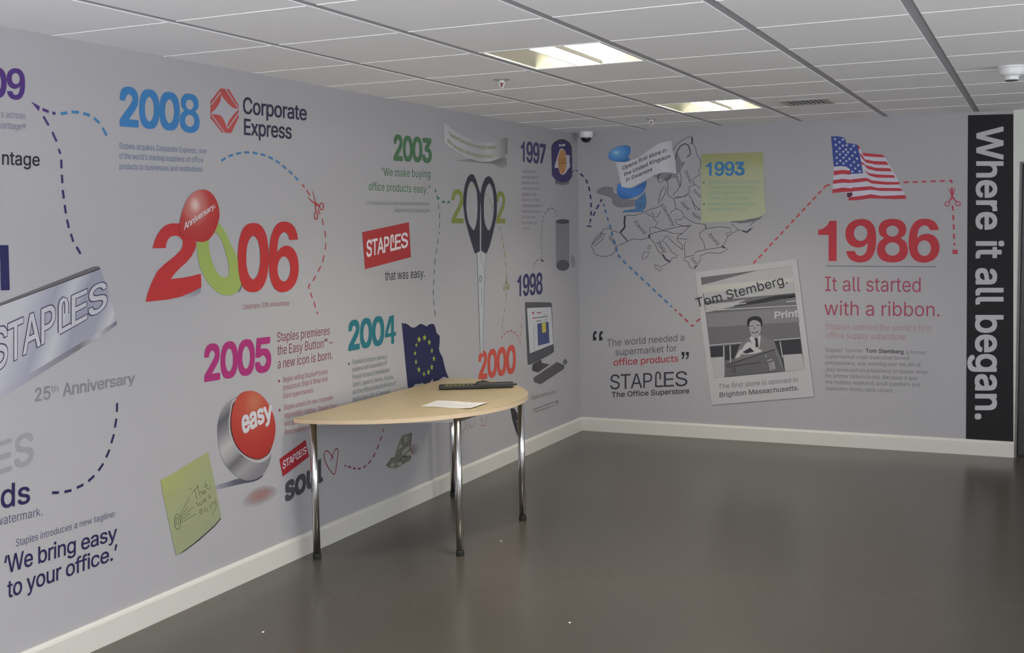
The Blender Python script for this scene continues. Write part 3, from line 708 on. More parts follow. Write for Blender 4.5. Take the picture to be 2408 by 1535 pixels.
# 2003 and tag line
p = Print('L', G, 'green year numerals 2003', 'year lettering')
p.part('n', ink((60, 98, 66), 118)).text('2003', (925.5, 377.6), (1015, 383.4), 62, 57.5, off=0.026, fit='dig').done()
p = Print('L', V_, 'green quotation about buying office products, under the green 2003', 'wall text')
p.part('n', ink((66, 112, 78), 122)).text('“We make buying', (896.3, 413.2), (1012, 418), 19.5, 18.5, off=-.002).text('office products easy.”', (866.9, 447), (1012.3, 454.3), 19, 18, off=-.002).done()
p = Print('L', V_, 'two faint grey lines of tiny text under the green quotation', 'wall text')
p.part('n', ink((102, 104, 102), 124)).text('is introduced as the new corporate brand promise,', (862.5, 481), (1012, 483), 9, 8.5).text('supported by the new tagline.', (927.6, 498), (1012, 499.3), 9, 8.5).done()
p = Print('L', 'brand_label', 'large red logo label with white capitals, left of the black scissors', 'logo', 1)
p.part('red_label', ink((180, 46, 48), 135)).poly(ze((120, 1020), (542, 930), (560, 1245), (145, 1355)))
p.part('label_letters', ink((226, 204, 212), 138), 1); logo(p, (861.5, 603.5), (958, 580), 37.5, 33.5, .016, 6.5)
p.done()
p = Print('L', V_, 'small black words that was easy, below the large red label', 'wall text')
p.part('n', ink((40, 40, 44), 138)).text('that was easy.', (905.2, 659.6), (998.5, 651.3), 22, 20).done()
p = Print('L', 'dashed_arrow', 'green to teal dashed line dropping from the green 2003 to the blue flag', 'dashed line')
p.part('arrowhead', ink((48, 110, 72), 122)).poly(zh((183, 405), (245, 472), (222, 470), (200, 492))).segs(sg(zh, [(275, 515, 320, 525), (360, 530, 402, 515), (155, 312, 175, 360)]), 4.6)
p.part('green_dashes', ink((42, 92, 66), 124)).segs(sg(zh, [(213, 555, 222, 635), (235, 705, 232, 795), (235, 860, 232, 945), (222, 1010, 226, 1050)]), 2.6)
p.part('teal_dashes', ink((34, 86, 104), 130)).dash([(1030.4, 561), (1024.6, 598), (1022, 622), (1020.5, 650), (1019, 675), (1019, 700), (1021, 722), (1025, 751)], 13.5, 10.5, 2.6).done()
# 2002 with scissors for the zeros
p = Print('L', G, 'lime year 2002 whose two zeros are black scissor handles', 'year lettering', 1)
p.part('numerals', ink((118, 127, 54), 120)).text('2', (1061.6, 525), (1089.5, 525), 80.5, 80, off=0.0116, fit='bbox').text('2', (1166.5, 525), (1188, 525), 76, 75, off=0.0116, fit='bbox')
p.part('blades', ink((146, 150, 152), 138), 1, 'long pale steel blades').poly(zf((345, 155), (383, 122), (432, 155), (420, 420), (410, 800), (404, 1160), (382, 1150), (370, 860), (357, 460)))
p.part('blade_edges', ink((92, 100, 108), 138), 2).stroke(zf((432, 155), (416, 500), (409, 800), (402, 1155)), 1.3).stroke(zf((346, 158), (358, 480), (370, 870), (380, 1140)), .9).stroke(zf((376, 150), (400, 260), (418, 310)), .9)
p.ell(*zf((381, 408))[0], 3.6, 8.5, (1.6, 2.4))
p.segs(sg(zf, [(390, y, 394, y + 16) for y in range(492, 680, 24)]), 2.2)
p.part('scissor_handle', ink((44, 44, 54), 120), 2, 'black loop handle').poly(zh((620, 560), (625, 400), (650, 240), (690, 120), (740, 65), (790, 75), (830, 160), (880, 330), (905, 400), (900, 520), (895, 700), (890, 900), (890, 1330), (815, 1370), (760, 1200), (700, 1000), (650, 800)), [catmull(zh((755, 185), (800, 230), (840, 340), (855, 500), (855, 700), (835, 880), (795, 985), (750, 940), (700, 840), (670, 650), (670, 500), (685, 340), (710, 240)), True, 3)])
p.part('scissor_handle', ink((44, 44, 54), 120), 2, 'black loop handle').poly(zh((905, 400), (930, 250), (980, 130), (1035, 95), (1085, 130), (1130, 230), (1165, 400), (1172, 560), (1165, 750), (1130, 930), (1090, 1100), (1050, 1250), (1000, 1370), (915, 1320), (920, 1000), (915, 700)), [catmull(zh((1045, 215), (1090, 280), (1115, 400), (1125, 560), (1115, 760), (1080, 920), (1045, 985), (1010, 960), (970, 850), (955, 650), (962, 450), (990, 300)), True, 3)])
p.done()
p = Print('L', DL, 'thin lime dashed line passing through the scissor handles and down to the 2000', 'dashed line', 2)
p.part('n', ink((140, 152, 58), 125)).segs(sg(zh, [(700, 252, 740, 258), (760, 245, 800, 252), (990, 380, 1015, 428), (1043, 457, 1068, 525), (1090, 570, 1110, 640), (1213, 930, 1237, 995), (1250, 1060, 1268, 1135), (1277, 1205, 1290, 1285), (1302, 1350, 1312, 1425), (1318, 1500, 1322, 1535)]), 2)
p.segs(sg(zf, [(612, 40, 617, 75), (622, 140, 632, 195), (636, 240, 640, 290), (642, 540, 638, 600), (635, 610, 632, 650), (625, 700, 618, 745), (612, 795, 605, 838), (600, 870, 597, 905)]), 1.9).done()
scissors('L', 'tiny lime scissors icon right of the long pale blades', ink((140, 152, 58), 128), zf, [((632, 330), (640, 430), (652, 450)), ((652, 330), (644, 430), (632, 450))], [(625, 498, 13, 22, 6), (662, 494, 13, 22, 6)], [((640, 440), (626, 478)), ((645, 440), (660, 474))], 1.6)
# curled paper strip
p = Print('L', 'paper_strip', 'curled white paper strip with faint olive lettering near the ceiling', 'paper strip', 1)
p.part('printed_shadow', ink_ramp('strip_shadow', 110, [(0, (84, 84, 86)), (.6, (94, 94, 96)), (1, (110, 109, 112))], center=(0, .6, .75), scale=(0, 1.2, 1), alpha=[(0, .8), (1, .0)])).poly(ze((940, 375), (1080, 360), (1300, 340), (1420, 345), (1430, 420), (1380, 445), (1300, 405), (1180, 395)))
p.part('strip', ink_ramp('strip_paper', 110, [(0, (142, 141, 146)), (.3, (128, 127, 131)), (.5, (112, 112, 116)), (.68, (136, 135, 138)), (.82, (112, 112, 112)), (1, (84, 86, 84))], vec=(0, 1, 0)), 1).poly(ze((852, 30), (935, 95), (1020, 150), (1130, 190), (1250, 215), (1350, 190), (1432, 165), (1432, 310), (1380, 350), (1270, 385), (1180, 385), (1080, 355), (980, 300), (900, 250), (862, 210)))
p.part('strip_text', ink((118, 122, 72), 108), 2).text('“Staples® becomes the world’s largest', None, None, 9, 9, path=ze((895, 142), (980, 192), (1080, 240), (1200, 272), (1330, 268)), off=0.0058).text('office supplies, with compound sales.”', None, None, 9, 9, path=ze((885, 205), (960, 265), (1060, 315), (1180, 350), (1310, 350)), off=0.0058).done()
# EU flag
p = Print('L', 'flag_print', 'wavy blue flag with a ring of yellow stars, behind the table top', 'flag', 1)
p.part('blue_field', ink((33, 36, 68, 1), 140)).poly(zq((35, 155), (70, 178), (110, 170), (170, 200), (225, 250), (290, 258), (345, 225), (410, 180), (450, 190), (490, 205), (540, 235), (580, 195), (640, 178), (690, 195), (715, 260), (735, 360), (800, 425), (798, 560), (785, 680), (800, 750), (855, 850), (890, 1000), (920, 1120), (980, 1270), (880, 1240), (800, 1290), (760, 1340), (680, 1350), (655, 1280), (590, 1370), (490, 1400), (460, 1360), (390, 1385), (310, 1385), (260, 1450), (165, 1485), (120, 1050), (80, 600)))
p.part('stars', ink((166, 176, 62), 140), 1)
for x, y, rx, ry in ((383, 497, 44, 78), (492, 460, 46, 72), (587, 552, 38, 68), (638, 720, 32, 62), (680, 880, 36, 66), (637, 1050, 38, 72), (572, 1150, 38, 68), (480, 1190, 32, 60), (378, 1100, 38, 72), (320, 945, 30, 62), (302, 770, 30, 58), (328, 605, 28, 55)): p.star(*zq((x, y))[0], rx / 8.529, ry / 8.529)
p.done()
# 2000, computer
p = Print('L', G, 'orange-red year numerals 2000 above the table', 'year lettering')
p.part('n', ink((200, 72, 58), 130)).text('2000', (1124.8, 893.5), (1212.6, 876.3), 66, 67, off=0.026, fit='dig').done()
p = Print('L', DL, 'small red dashed arc between the 2000 and the computer picture', 'dashed line')
p.part('n', ink((186, 76, 68), 128)).dash(zf((595, 1002), (620, 962), (660, 937), (700, 932), (740, 960), (768, 1008)), 5, 4, 3).segs(sg(zf, [(779, 1025, 781, 1060), (783, 985, 789, 935), (790, 905, 796, 860), (798, 820, 800, 800), (803, 785, 804, 772)]), 1.9).done()
p = Print('L', 'computer_picture', 'picture of a dark desktop computer with keyboard and mouse, right of the 2000', 'picture', 1)
p.part('monitor', ink((62, 62, 66), 122)).poly(zf((828, 640), (1085, 643), (1097, 655), (1110, 950), (1120, 1140), (1050, 1185), (870, 1272), (855, 1255), (840, 950)))
p.part('screen', ink((148, 152, 160), 122), 1).poly(zf((848, 700), (1090, 690), (1112, 1060), (875, 1155)))
p.part('screen_picture', ink((58, 66, 112), 122), 2).poly(zf((950, 856), (1062, 838), (1072, 1048), (958, 1077)))
p.part('screen_marks', ink((160, 52, 62), 122), 2).ell(*zf((908, 748))[0], 2.2, 3).segs(sg(zf, [(900, 801, 942, 798), (1018, 770, 1030, 762), (945, 750, 990, 742)]), 2.2)
p.part('screen_bar', ink((82, 80, 84), 122), 2).segs(sg(zf, [(944, 797, 1060, 782), (1030, 825, 1048, 815), (940, 832, 990, 826)]), 2.2).segs(sg(zf, [(908, y, 925, y - 3) for y in range(880, 1130, 26)]), 1)
p.part('screen_block', ink((172, 160, 56), 122), 3).poly(zf((993, 852), (1035, 846), (1037, 938), (1000, 952)))
p.part('stand', ink((54, 52, 56), 122)).poly(zf((905, 1262), (988, 1215), (1000, 1252), (1078, 1265), (960, 1347), (898, 1325)))
p.part('keyboard', ink((66, 64, 68), 122)).poly(zf((912, 1400), (1150, 1240), (1225, 1275), (1220, 1310), (985, 1465), (920, 1440)))
p.part('mouse', ink((78, 78, 84), 122)).ell(*zf((1232, 1240))[0], 5, 6.5).done()
p = Print('L', V_, 'tiny grey line of text and a web address bar right of the table', 'wall text')
p.part('text', ink((104, 104, 102), 128)).text('Staples.com® launched', (1250, 939.8), (1307, 924), 10.5, 9).text('http://www.staples.com', (1258, 970.8), (1302, 955), 6.2, 5.4)
p.part('address_bar', ink((88, 88, 86), 128)).stroke(zw((1640, 500), (2000, 370)), 2).stroke(zw((2000, 372), (1988, 455)), 1).stroke(zw((1625, 575), (1640, 505)), 1).ell(*zw((1985, 398))[0], 1.8, 2.6)
p.part('bar_edge', ink((146, 146, 144), 128)).stroke(zw((1640, 582), (1985, 462)), 1.6).done()
p = Print('L', 'pen_picture', 'picture of a dark pen slanting down behind the far table leg', 'picture')
p.part('barrel', ink((46, 42, 46), 128)).poly(zw((1325, 485), (1377, 480), (1420, 545), (1445, 620), (1450, 925), (1400, 800), (1352, 640)))
p.part('highlight', ink((110, 108, 112), 128), 1).poly(zw((1408, 660), (1420, 645), (1424, 680), (1412, 690))).poly(zw((1420, 720), (1432, 700), (1440, 770), (1430, 770))).done()
p = Print('L', 'handwriting_print', 'thin red handwritten letters under the table top', 'drawing')
p.part('n', ink((184, 92, 96), 138))
for q in (((645, 862), (662, 800), (686, 745), (690, 690), (676, 645)), ((712, 690), (722, 792)), ((742, 685), (758, 738), (788, 750), (815, 700), (820, 660)), ((913, 605), (920, 665)), ((985, 592), (985, 660), (960, 720), (935, 728), (905, 714))): p.stroke(zw(*q), 1.2, smooth=len(q) > 2)
p.done()
# 1997 corner
p = Print('L', G, 'dark purple year numerals 1997 near the corner', 'year lettering')
p.part('n', ink((58, 46, 88), 112)).text('1997', (1224.6, 379.6), (1283.3, 385.8), 48, 47, off=0.026, fit='dig').done()
p = Print('L', V_, 'eleven faint short lines of tiny text under the 1997', 'wall text')
p.part('n', ink((94, 88, 100), 112))
for i, (t, xe_) in enumerate((('Staples wins', 388), ('naming rights', 402), ('to the sports', 415), ('arena in Los', 415), ('Angeles, the', 385), ('home of the', 415), ('basketball and', 425), ('hockey teams', 425), ('of the city', 378), ('and more to', 392), ('come.', 330))):
    a, b = zg((258, 482 + 51.5 * i), (xe_, 486 + 51.3 * i)); p.text(t, a, b, 6.8, 6.6)
p.done()
p = Print('L', 'basketball_hoop', 'purple backboard with an orange ball crest and white net, left of the corner', 'picture', 1)
p.part('backboard', ink((50, 40, 84), 108)).poly(zg((523, 250), (545, 215), (590, 188), (640, 186), (685, 215), (708, 260), (711, 400), (711, 520), (680, 560), (625, 572), (570, 556), (528, 510)))
p.part('top_band', ink((40, 50, 50), 108), 1).stroke(zg((526, 248), (548, 216), (592, 191), (640, 189), (684, 217), (706, 258)), 4)
p.part('crest_outline', ink((146, 140, 150), 112), 1).poly(zg((600, 270), (620, 262), (645, 285), (655, 325), (688, 325), (686, 380), (692, 430), (668, 460), (650, 490), (622, 505), (600, 490), (585, 440), (550, 440), (556, 405), (578, 330)))
p.part('ball', ink((168, 116, 60), 110), 2).ell(*zg((620, 385))[0], 9.6, 28.5)
p.part('ball_lines', ink((104, 66, 46), 110), 3).segs(sg(zg, [(590, 345, 592, 420), (604, 362, 612, 412), (618, 350, 622, 415), (632, 360, 640, 352), (634, 362, 634, 412), (646, 352, 652, 412)]), 1.6).stroke(zg((585, 400), (655, 396)), 1.4)
p.part('plate', ink((150, 150, 156), 110), 2).poly(zg((590, 226), (612, 232), (645, 222), (643, 246), (615, 242), (590, 248)))
p.part('rim', ink((34, 30, 52), 108), 1).segs(sg(zg, [(x, 556 + 14 * math.sin((x - 560) / 40), x + 4, 580 + 14 * math.sin((x - 560) / 40)) for x in range(560, 685, 14)]), 4)
p.part('net', ink((128, 128, 126), 112), 0).segs(sg(zg, [(580, 590, 604, 840), (610, 600, 618, 850), (640, 600, 634, 850), (665, 590, 645, 840)]), 1.0).done()
p = Print('L', 'mesh_bin', 'grey cylindrical mesh bin picture below the hoop', 'picture', 1)
p.part('bin_body', ink((92, 91, 96), 112)).poly(zg((562, 912), (685, 912), (686, 1330), (672, 1355), (650, 1368), (622, 1373), (592, 1365), (574, 1350), (566, 1330)))
p.part('bin_rim', ink((56, 55, 62), 112), 1).ell(*zg((624, 924))[0], 16, 5.6)
p.part('bin_base', ink((60, 59, 66), 112), 1).ell(*zg((627, 1318))[0], 15, 12.5)
p.part('crumpled_paper', ink((98, 97, 104), 112)).ell(*zg((718, 1282))[0], 5.5, 15, rot=-.1).done()
p = Print('L', DL, 'fine black dashed loop between the bin and the 1998', 'dashed line')
p.part('n', ink((40, 36, 50), 115)).dash(zg((575, 880), (560, 835), (540, 808), (515, 803), (485, 825), (460, 865), (445, 920), (435, 1000), (432, 1100), (435, 1180), (440, 1255)), 6, 4.5, 1.8).poly(zg((428, 1282), (440, 1262), (456, 1288))).dash(zg((360, 1343), (375, 1300), (400, 1268), (430, 1264)), 5, 4, 2).done()
p = Print('L', G, 'dark navy year numerals 1998 above the computer picture', 'year lettering')
p.part('n', ink((48, 44, 90), 124)).text('1998', (1216.2, 697), (1275.5, 690), 50, 48.5, off=0.026, fit='dig').done()
p = Print('L', DL, 'two short dark dashes leaving the hoop at the corner', 'dashed line')
p.part('n', ink((54, 42, 92), 105)).dash(zg((712, 480), (725, 465), (742, 462), (772, 478)), 6, 3.5, 2.4).done()

# ---- back wall
yb = Zm(1370, 310, 4.515); yc = Zm(1370, 600, 4.263); yd = Zm(1620, 590, 4.148); ye_ = Zm(1890, 290, 4.387); yf = Zm(1890, 600, 4.263)
p = Print('B', 'dashed_arrow', 'dark purple dashed line ending in an arrow beside the corner on the back wall', 'dashed line')
p.part('n', ink((54, 44, 96), 125)).segs(sg(zg, [(785, 492, 815, 520), (835, 545, 852, 580), (862, 610, 870, 650), (876, 682, 881, 720), (883, 753, 883, 795), (884, 830, 882, 868), (902, 872, 920, 836), (932, 812, 955, 770), (968, 747, 980, 722)]), 4).stroke(zg((880, 900), (870, 945)), 5, w2=1).ell(*zg((865, 966))[0], 7, 1.6).done()
p = Print('B', 'map_sketch', 'ink-sketched map of Europe with handwritten country names', 'map', 1)
MI = ink((58, 56, 66), 128)
p.part('shading', ink((104, 103, 110), 126)).poly(yb((985, 290), (1010, 215), (1050, 320), (1085, 320), (1045, 375), (1015, 450), (1000, 470))).poly(yb((750, 470), (860, 430), (1000, 445), (1005, 480), (930, 500), (885, 525), (850, 500), (800, 495)))
p.part('coastline', MI, 1)
for q in (((960, 195), (1010, 120), (1080, 75), (1150, 45), (1170, 60), (1165, 110), (1200, 170), (1215, 240), (1250, 300), (1255, 370), (1230, 420), (1250, 450), (1200, 480), (1170, 510), (1190, 560)),
          ((1080, 320), (1060, 370), (1030, 420), (1050, 490), (1040, 560), (1010, 620), (960, 665), (990, 690), (1060, 690), (1100, 680), (1130, 640), (1135, 580), (1200, 560), (1250, 600)),
          ((905, 460), (880, 500), (830, 540), (800, 520), (800, 460)), ((860, 590), (830, 640), (808, 720), (805, 755), (830, 735), (870, 670), (890, 600), (860, 588)), ((900, 520), (910, 600), (900, 650), (925, 690), (960, 700), (985, 760), (990, 820), (940, 850), (945, 870)),
          ((970, 710), (1060, 690), (1120, 660), (1160, 720), (1190, 780), (1250, 830)), ((990, 810), (1050, 840), (1080, 890), (1050, 930), (980, 935), (1000, 980), (1080, 1000), (1160, 990)), ((1160, 720), (1200, 830), (1250, 820)), ((1080, 900), (1140, 940), (1200, 970), (1290, 980), (1320, 1030)),
          ((440, 900), (480, 885), (560, 885), (620, 870), (700, 830), (800, 800), (860, 760)), ((540, 1135), (620, 1145), (700, 1125)), ((480, 1160), (540, 1135)), ((670, 860), (740, 900), (770, 940), (800, 960), (770, 1010), (710, 1020), (720, 1080), (700, 1125)), ((730, 850), (760, 900), (790, 910), (830, 840)), ((770, 1010), (850, 1045), (960, 1020), (1060, 1000), (1130, 1005)),
          ((390, 1070), (320, 1050), (290, 1025), (225, 1030), (190, 1080), (140, 1120), (110, 1180), (90, 1210), (115, 1250), (120, 1290), (180, 1318), (240, 1325), (310, 1305), (340, 1280), (355, 1215), (420, 1190), (480, 1160)), ((195, 1075), (240, 1080), (220, 1130), (180, 1170), (130, 1212)),
          ((700, 1100), (760, 1070), (850, 1050), (900, 1055), (950, 1075), (1060, 1080), (1100, 1040), (1140, 1000)), ((720, 1130), (770, 1190), (800, 1260), (850, 1310), (900, 1370)), ((850, 1425), (930, 1380), (955, 1335), (1000, 1335), (1012, 1312), (950, 1280), (920, 1230), (880, 1180), (850, 1160), (890, 1100), (940, 1150), (980, 1190), (1060, 1250)),
          ((700, 1210), (725, 1205), (718, 1245), (690, 1240), (700, 1210)), ((650, 1280), (715, 1272), (690, 1320), (650, 1355), (630, 1345), (650, 1280)), ((765, 1410), (830, 1430), (845, 1450), (825, 1475), (770, 1440), (765, 1410)),
          ((1060, 1080), (1010, 1110), (1005, 1150), (1060, 1200), (1062, 1250)), ((1000, 1130), (1110, 1140), (1080, 1200), (1090, 1330), (1070, 1360), (1120, 1380), (1140, 1440), (1190, 1455), (1222, 1410), (1255, 1350), (1240, 1320), (1340, 1280), (1460, 1290), (1550, 1240), (1500, 1220), (1310, 1250), (1210, 1270), (1180, 1310), (1090, 1330)),
          ((1310, 1020), (1240, 1080), (1250, 1120), (1290, 1180), (1300, 1245)), ((1310, 1030), (1420, 1010), (1500, 1010), (1570, 1020), (1580, 1060), (1520, 1080), (1540, 1110), (1500, 1200), (1470, 1220)), ((1540, 1110), (1600, 1070), (1660, 1040), (1740, 1065), (1810, 1020), (1780, 990), (1850, 930)), ((1580, 970), (1620, 1010), (1655, 1040)), ((1310, 975), (1308, 1030))): p.stroke(yb(*q), 1.2)
p.part('heavy_ink', MI, 1)
for q, a in ((((985, 290), (1000, 220), (1040, 150), (1090, 125), (1120, 140), (1140, 190), (1145, 240), (1110, 270)), 2.4), (((450, 890), (445, 960), (450, 1010), (400, 1070)), 4.5), (((400, 1070), (480, 1160)), 2.4), (((1160, 60), (1168, 110), (1150, 125)), 3.5), (((830, 440), (800, 470), (805, 510)), 2.5), (((940, 450), (920, 490), (890, 520)), 3), (((850, 1300), (880, 1350), (930, 1380)), 4), (((1700, 1050), (1745, 1065), (1790, 1025)), 4), (((1480, 1210), (1510, 1235)), 4), (((705, 1090), (712, 1130)), 4), (((1190, 1440), (1215, 1420)), 3)): p.stroke(yb(*q), a)
p.part('country_names', MI, 1)
for t, a, b, h in (('France', (540, 960), (655, 1090), 9), ('Spain', (275, 1115), (335, 1210), 8), ('Germany', (838, 790), (960, 1010), 8), ('Italy', (785, 1175), (870, 1295), 9), ('Poland', (1038, 760), (1120, 838), 8), ('Poland', (1155, 880), (1245, 935), 8), ('Sweden', (1082, 415), (1140, 550), 7), ('Estonia', (1172, 628), (1245, 700), 7), ('Romania', (1332, 1095), (1432, 1210), 9), ('Greece', (1145, 1345), (1200, 1410), 8), ('Portugal', (115, 1205), (225, 1085), 6), ('Denmark', (985, 480), (1030, 590), 7)):
    a2, b2 = yb(a, b); d = Vector(b2) - Vector(a2); p.text(t, a2, b2, h, up=(d.y, -d.x), shear=.2)
p.done()
p = Print('B', 'push_pin', 'blue push pin holding a curled white paper banner over the map', 'push pin', 3)
p.part('printed_shadow', ink((101, 99, 106), 126), -1).poly(yb((145, 635), (200, 590), (260, 580), (320, 595), (330, 640), (370, 670), (400, 700), (560, 720), (610, 690), (570, 780), (460, 800), (370, 800), (320, 760), (310, 710), (250, 680), (180, 660)), smooth=True)
p.part('pin_point', mat('mottled_blue_pin', inkcol((62, 110, 160), 126), .5, noise=.5, nscale=30), 0).poly(yb((560, 740), (600, 700), (665, 640), (678, 720), (675, 790), (640, 850), (420, 856), (440, 835), (560, 815)))
p.part('pin_collar', ink_ramp('pin_blue', 126, [(0, (46, 88, 158)), (.45, (66, 128, 205)), (.75, (58, 112, 186)), (1, (48, 96, 165))], vec=(.5, 0, .6)), 1).poly(yb((390, 545), (370, 590), (366, 640), (385, 685), (440, 712), (530, 702), (620, 662), (660, 612), (680, 550), (672, 525), (600, 560), (500, 600)), smooth=True)
p.part('pin_head', ink_ramp('pin_head_blue', 126, [(0, (150, 196, 226)), (.18, (96, 160, 214)), (.5, (66, 130, 200)), (1, (44, 86, 150))], center=(.35, 0, .6), scale=(1.1, 0, 1.2)), 1, 'glossy blue head').poly(yb((275, 255), (290, 210), (350, 165), (430, 145), (490, 150), (512, 180), (505, 230), (485, 262), (505, 300), (470, 322), (400, 322), (345, 312), (290, 292)), smooth=True)
p.part('banner', ink_ramp('banner_paper', 126, [(0, (166, 164, 176)), (.15, (186, 184, 194)), (.5, (172, 170, 180)), (.8, (182, 180, 190)), (1, (162, 160, 170))], vec=(1, 0, 0)), 2, 'curled white paper banner').poly(yb((350, 318), (450, 322), (520, 300), (600, 270), (700, 195), (800, 130), (880, 105), (945, 95), (955, 190), (985, 310), (1000, 447), (930, 430), (850, 430), (760, 455), (690, 500), (600, 550), (520, 592), (470, 595), (415, 582), (385, 440)))
p.part('banner_text', ink((62, 60, 70), 150), 3).text('Opens first store in', None, None, 9.6, 9.4, path=yb((425, 408), (570, 345), (700, 282), (890, 214)), off=0.0093).text('the United Kingdom', None, None, 9.6, 9.4, path=yb((440, 474), (600, 408), (740, 342), (935, 276)), off=0.0093).text('in Swansea', None, None, 9.4, 9.2, path=yb((462, 532), (600, 474), (740, 412)), off=0.0093).done()
p = Print('B', 'sticky_note', 'yellow-green sticky note reading 1993 with small text, overlapping the map', 'sticky note', 4)
p.part('printed_shadow', ink((92, 91, 96), 128), -1).poly(yb((1560, 955), (1880, 900), (1915, 890), (1880, 930), (1800, 955), (1680, 972)))
p.part('note_paper', ink_ramp('note_yellow_b', 128, [(0, (138, 142, 116, 1)), (.7, (132, 135, 108, 1)), (.9, (124, 128, 88, 1)), (1, (122, 126, 86, 1))], vec=(0, 0, 1))).poly(yb((1265, 235), (1600, 226), (1915, 215), (1920, 400), (1925, 620), (1947, 860), (1880, 905), (1700, 940), (1500, 955), (1260, 965)))
p.part('numerals', ink((52, 118, 176), 128), 1).text('1993', (1660, 413), (1751.5, 412.3), 32, 32, off=0.026, fit='dig')
p.part('note_text', ink((112, 142, 132), 132), 1)
for t, a, b in (('Staples launches Contract and', (1330, 550), (1890, 545)), ('Commercial division to serve', (1330, 607), (1855, 605)), ('multisite organisations and', (1330, 662), (1810, 660)), ('Fortune 1000 businesses.', (1330, 720), (1790, 720)), ('Staples increases interest in', (1330, 780), (1835, 778)), ('Business Depot to 42%.', (1330, 836), (1755, 834))):
    a2, b2 = yb(a, b); p.text(t, a2, b2, 8.2)
p.part('bullets', ink((70, 108, 128), 130), 1).ell(*yb((1288, 540))[0], 2, 2).ell(*yb((1290, 768))[0], 2, 2).done()
p = Print('B', DL, 'blue to red dashed line slanting across the map down to the instant photo', 'dashed line', 3)
p.part('blue_dashes', ink((52, 112, 172), 130)).segs(sg(yb, [(225, 765, 232, 790), (240, 825, 250, 860), (262, 905, 275, 940), (290, 985, 300, 1030), (308, 1060, 318, 1100), (330, 1140, 345, 1190), (355, 1215, 368, 1270), (380, 1305, 403, 1338), (432, 1368, 465, 1400), (495, 1430, 528, 1462), (557, 1488, 590, 1522)]), 3.8).segs(sg(yc, [(525, 162, 555, 198), (582, 218, 615, 252), (642, 275, 677, 310), (702, 332, 736, 366), (760, 388, 797, 424), (820, 445, 855, 478), (880, 503, 898, 518)]), 3.6)
p.part('red_dashes', ink((186, 66, 72), 138)).segs(sg(yc, [(925, 542, 943, 558), (967, 582, 1002, 612), (1023, 636, 1058, 668), (1085, 697, 1102, 712), (1100, 710, 1118, 697), (1142, 667, 1180, 635)]), 3.6).done()
p = Print('B', V_, 'quotation about an office products supermarket with big quote marks', 'wall text')
p.part('quote_marks', ink((38, 36, 44), 140))
for x in (104, 166): p.poly(yc((x, 855), (x + 34, 853), (x + 34, 820), (x + 18, 820), (x + 20, 795), (x + 38, 778), (x + 32, 755), (x + 10, 768), (x, 795)))
for x in (992, 1036): p.poly(yc((x, 970), (x + 30, 967), (x + 30, 1005), (x + 22, 1030), (x + 6, 1046), (x + 2, 1032), (x + 14, 1018), (x + 15, 1003), (x + 1, 1004)))
p.part('words', ink((78, 76, 86), 140)).text('The world needed a', (1427.5, 814.6), (1609, 800.8), 16.8, 16, off=-.006).text('supermarket for', (1447.4, 836), (1591.5, 825.4), 16, 15.5, off=-.006)
p.part('red_words', ink((190, 56, 70), 142)).text('office products', (1443, 860), (1595, 849.8), 16, 15.5, off=0.0081).done()
p = Print('B', 'company_wordmark', 'dark thin-lined capital wordmark with a bold superstore line beneath, under the quotation', 'logo')
p.part('wordmark', ink((54, 52, 66), 142)); logo(p, (1435, 915.5), (1616.5, 906.8), 34.5, 34.5, 0, 3.8)
p.part('strapline', ink((56, 54, 60), 142)).text('The Office Superstore', (1438.7, 934.3), (1621, 924.4), 12.8, 12, off=0.0116).done()
# instant photo
p = Print('B', 'instant_photo', 'black and white instant photo of a man with a shopping basket, white border', 'photograph', 4)
p.part('printed_shadow', ink((112, 110, 120), 136), -1).poly(yd((68, 215), (1060, 84), (1226, 1425), (226, 1506)))
p.part('photo_paper', ink((151, 150, 151, 1), 138)).poly(yd((62, 208), (1052, 78), (1220, 1418), (222, 1500)))
p.part('photo_ground', ink((94, 93, 96), 140), 1).poly(yd((118, 258), (1003, 145), (1132, 1158), (243, 1242)))
p.part('pale_areas', ink((150, 150, 150), 140), 2).poly(yd((128, 330), (270, 296), (420, 255), (660, 192), (1003, 147), (1035, 408), (160, 490))).poly(yd((160, 520), (420, 495), (560, 470), (420, 545), (165, 600)))
p.poly(yd((920, 1012), (1104, 1000), (1131, 1157), (940, 1172))).poly(yd((218, 1040), (335, 1030), (350, 1232), (243, 1240)))
p.part('light_band', ink((172, 172, 160), 140), 3).poly(yd((130, 340), (1018, 262), (1022, 300), (136, 410)))
p.part('lines', ink((160, 160, 162), 140), 3).segs(sg(yd, [(920, 462, 1040, 450), (950, 495, 1045, 485), (165, 580, 1048, 532), (830, 870, 1090, 848), (205, 918, 560, 890), (340, 925, 345, 1230), (402, 925, 408, 1090), (890, 880, 915, 1040), (160, 545, 560, 510), (160, 470, 700, 420)]), 2.2)
p.part('dark_areas', ink((52, 51, 56), 140), 3).poly(yd((560, 500), (850, 435), (1036, 418), (1042, 452), (900, 468), (740, 500), (440, 545))).poly(yd((206, 932), (335, 924), (340, 1028), (215, 1036))).poly(yd((352, 925), (398, 920), (404, 1060), (356, 1066))).poly(yd((415, 918), (500, 905), (462, 1010), (440, 1050), (416, 1050))).poly(yd((832, 875), (888, 872), (938, 1165), (912, 1168), (860, 1000))).poly(yd((895, 872), (1088, 855), (1104, 1000), (918, 1012)))
p.part('sign_band', ink((112, 110, 114), 140), 2).poly(yd((164, 612), (1048, 545), (1082, 690), (185, 745)))
p.part('suit', ink((104, 103, 104), 140), 4).poly(yd((445, 1055), (470, 985), (505, 900), (560, 862), (610, 832), (700, 818), (770, 850), (835, 882), (860, 950), (905, 1060), (930, 1168), (860, 1180), (600, 1100)))
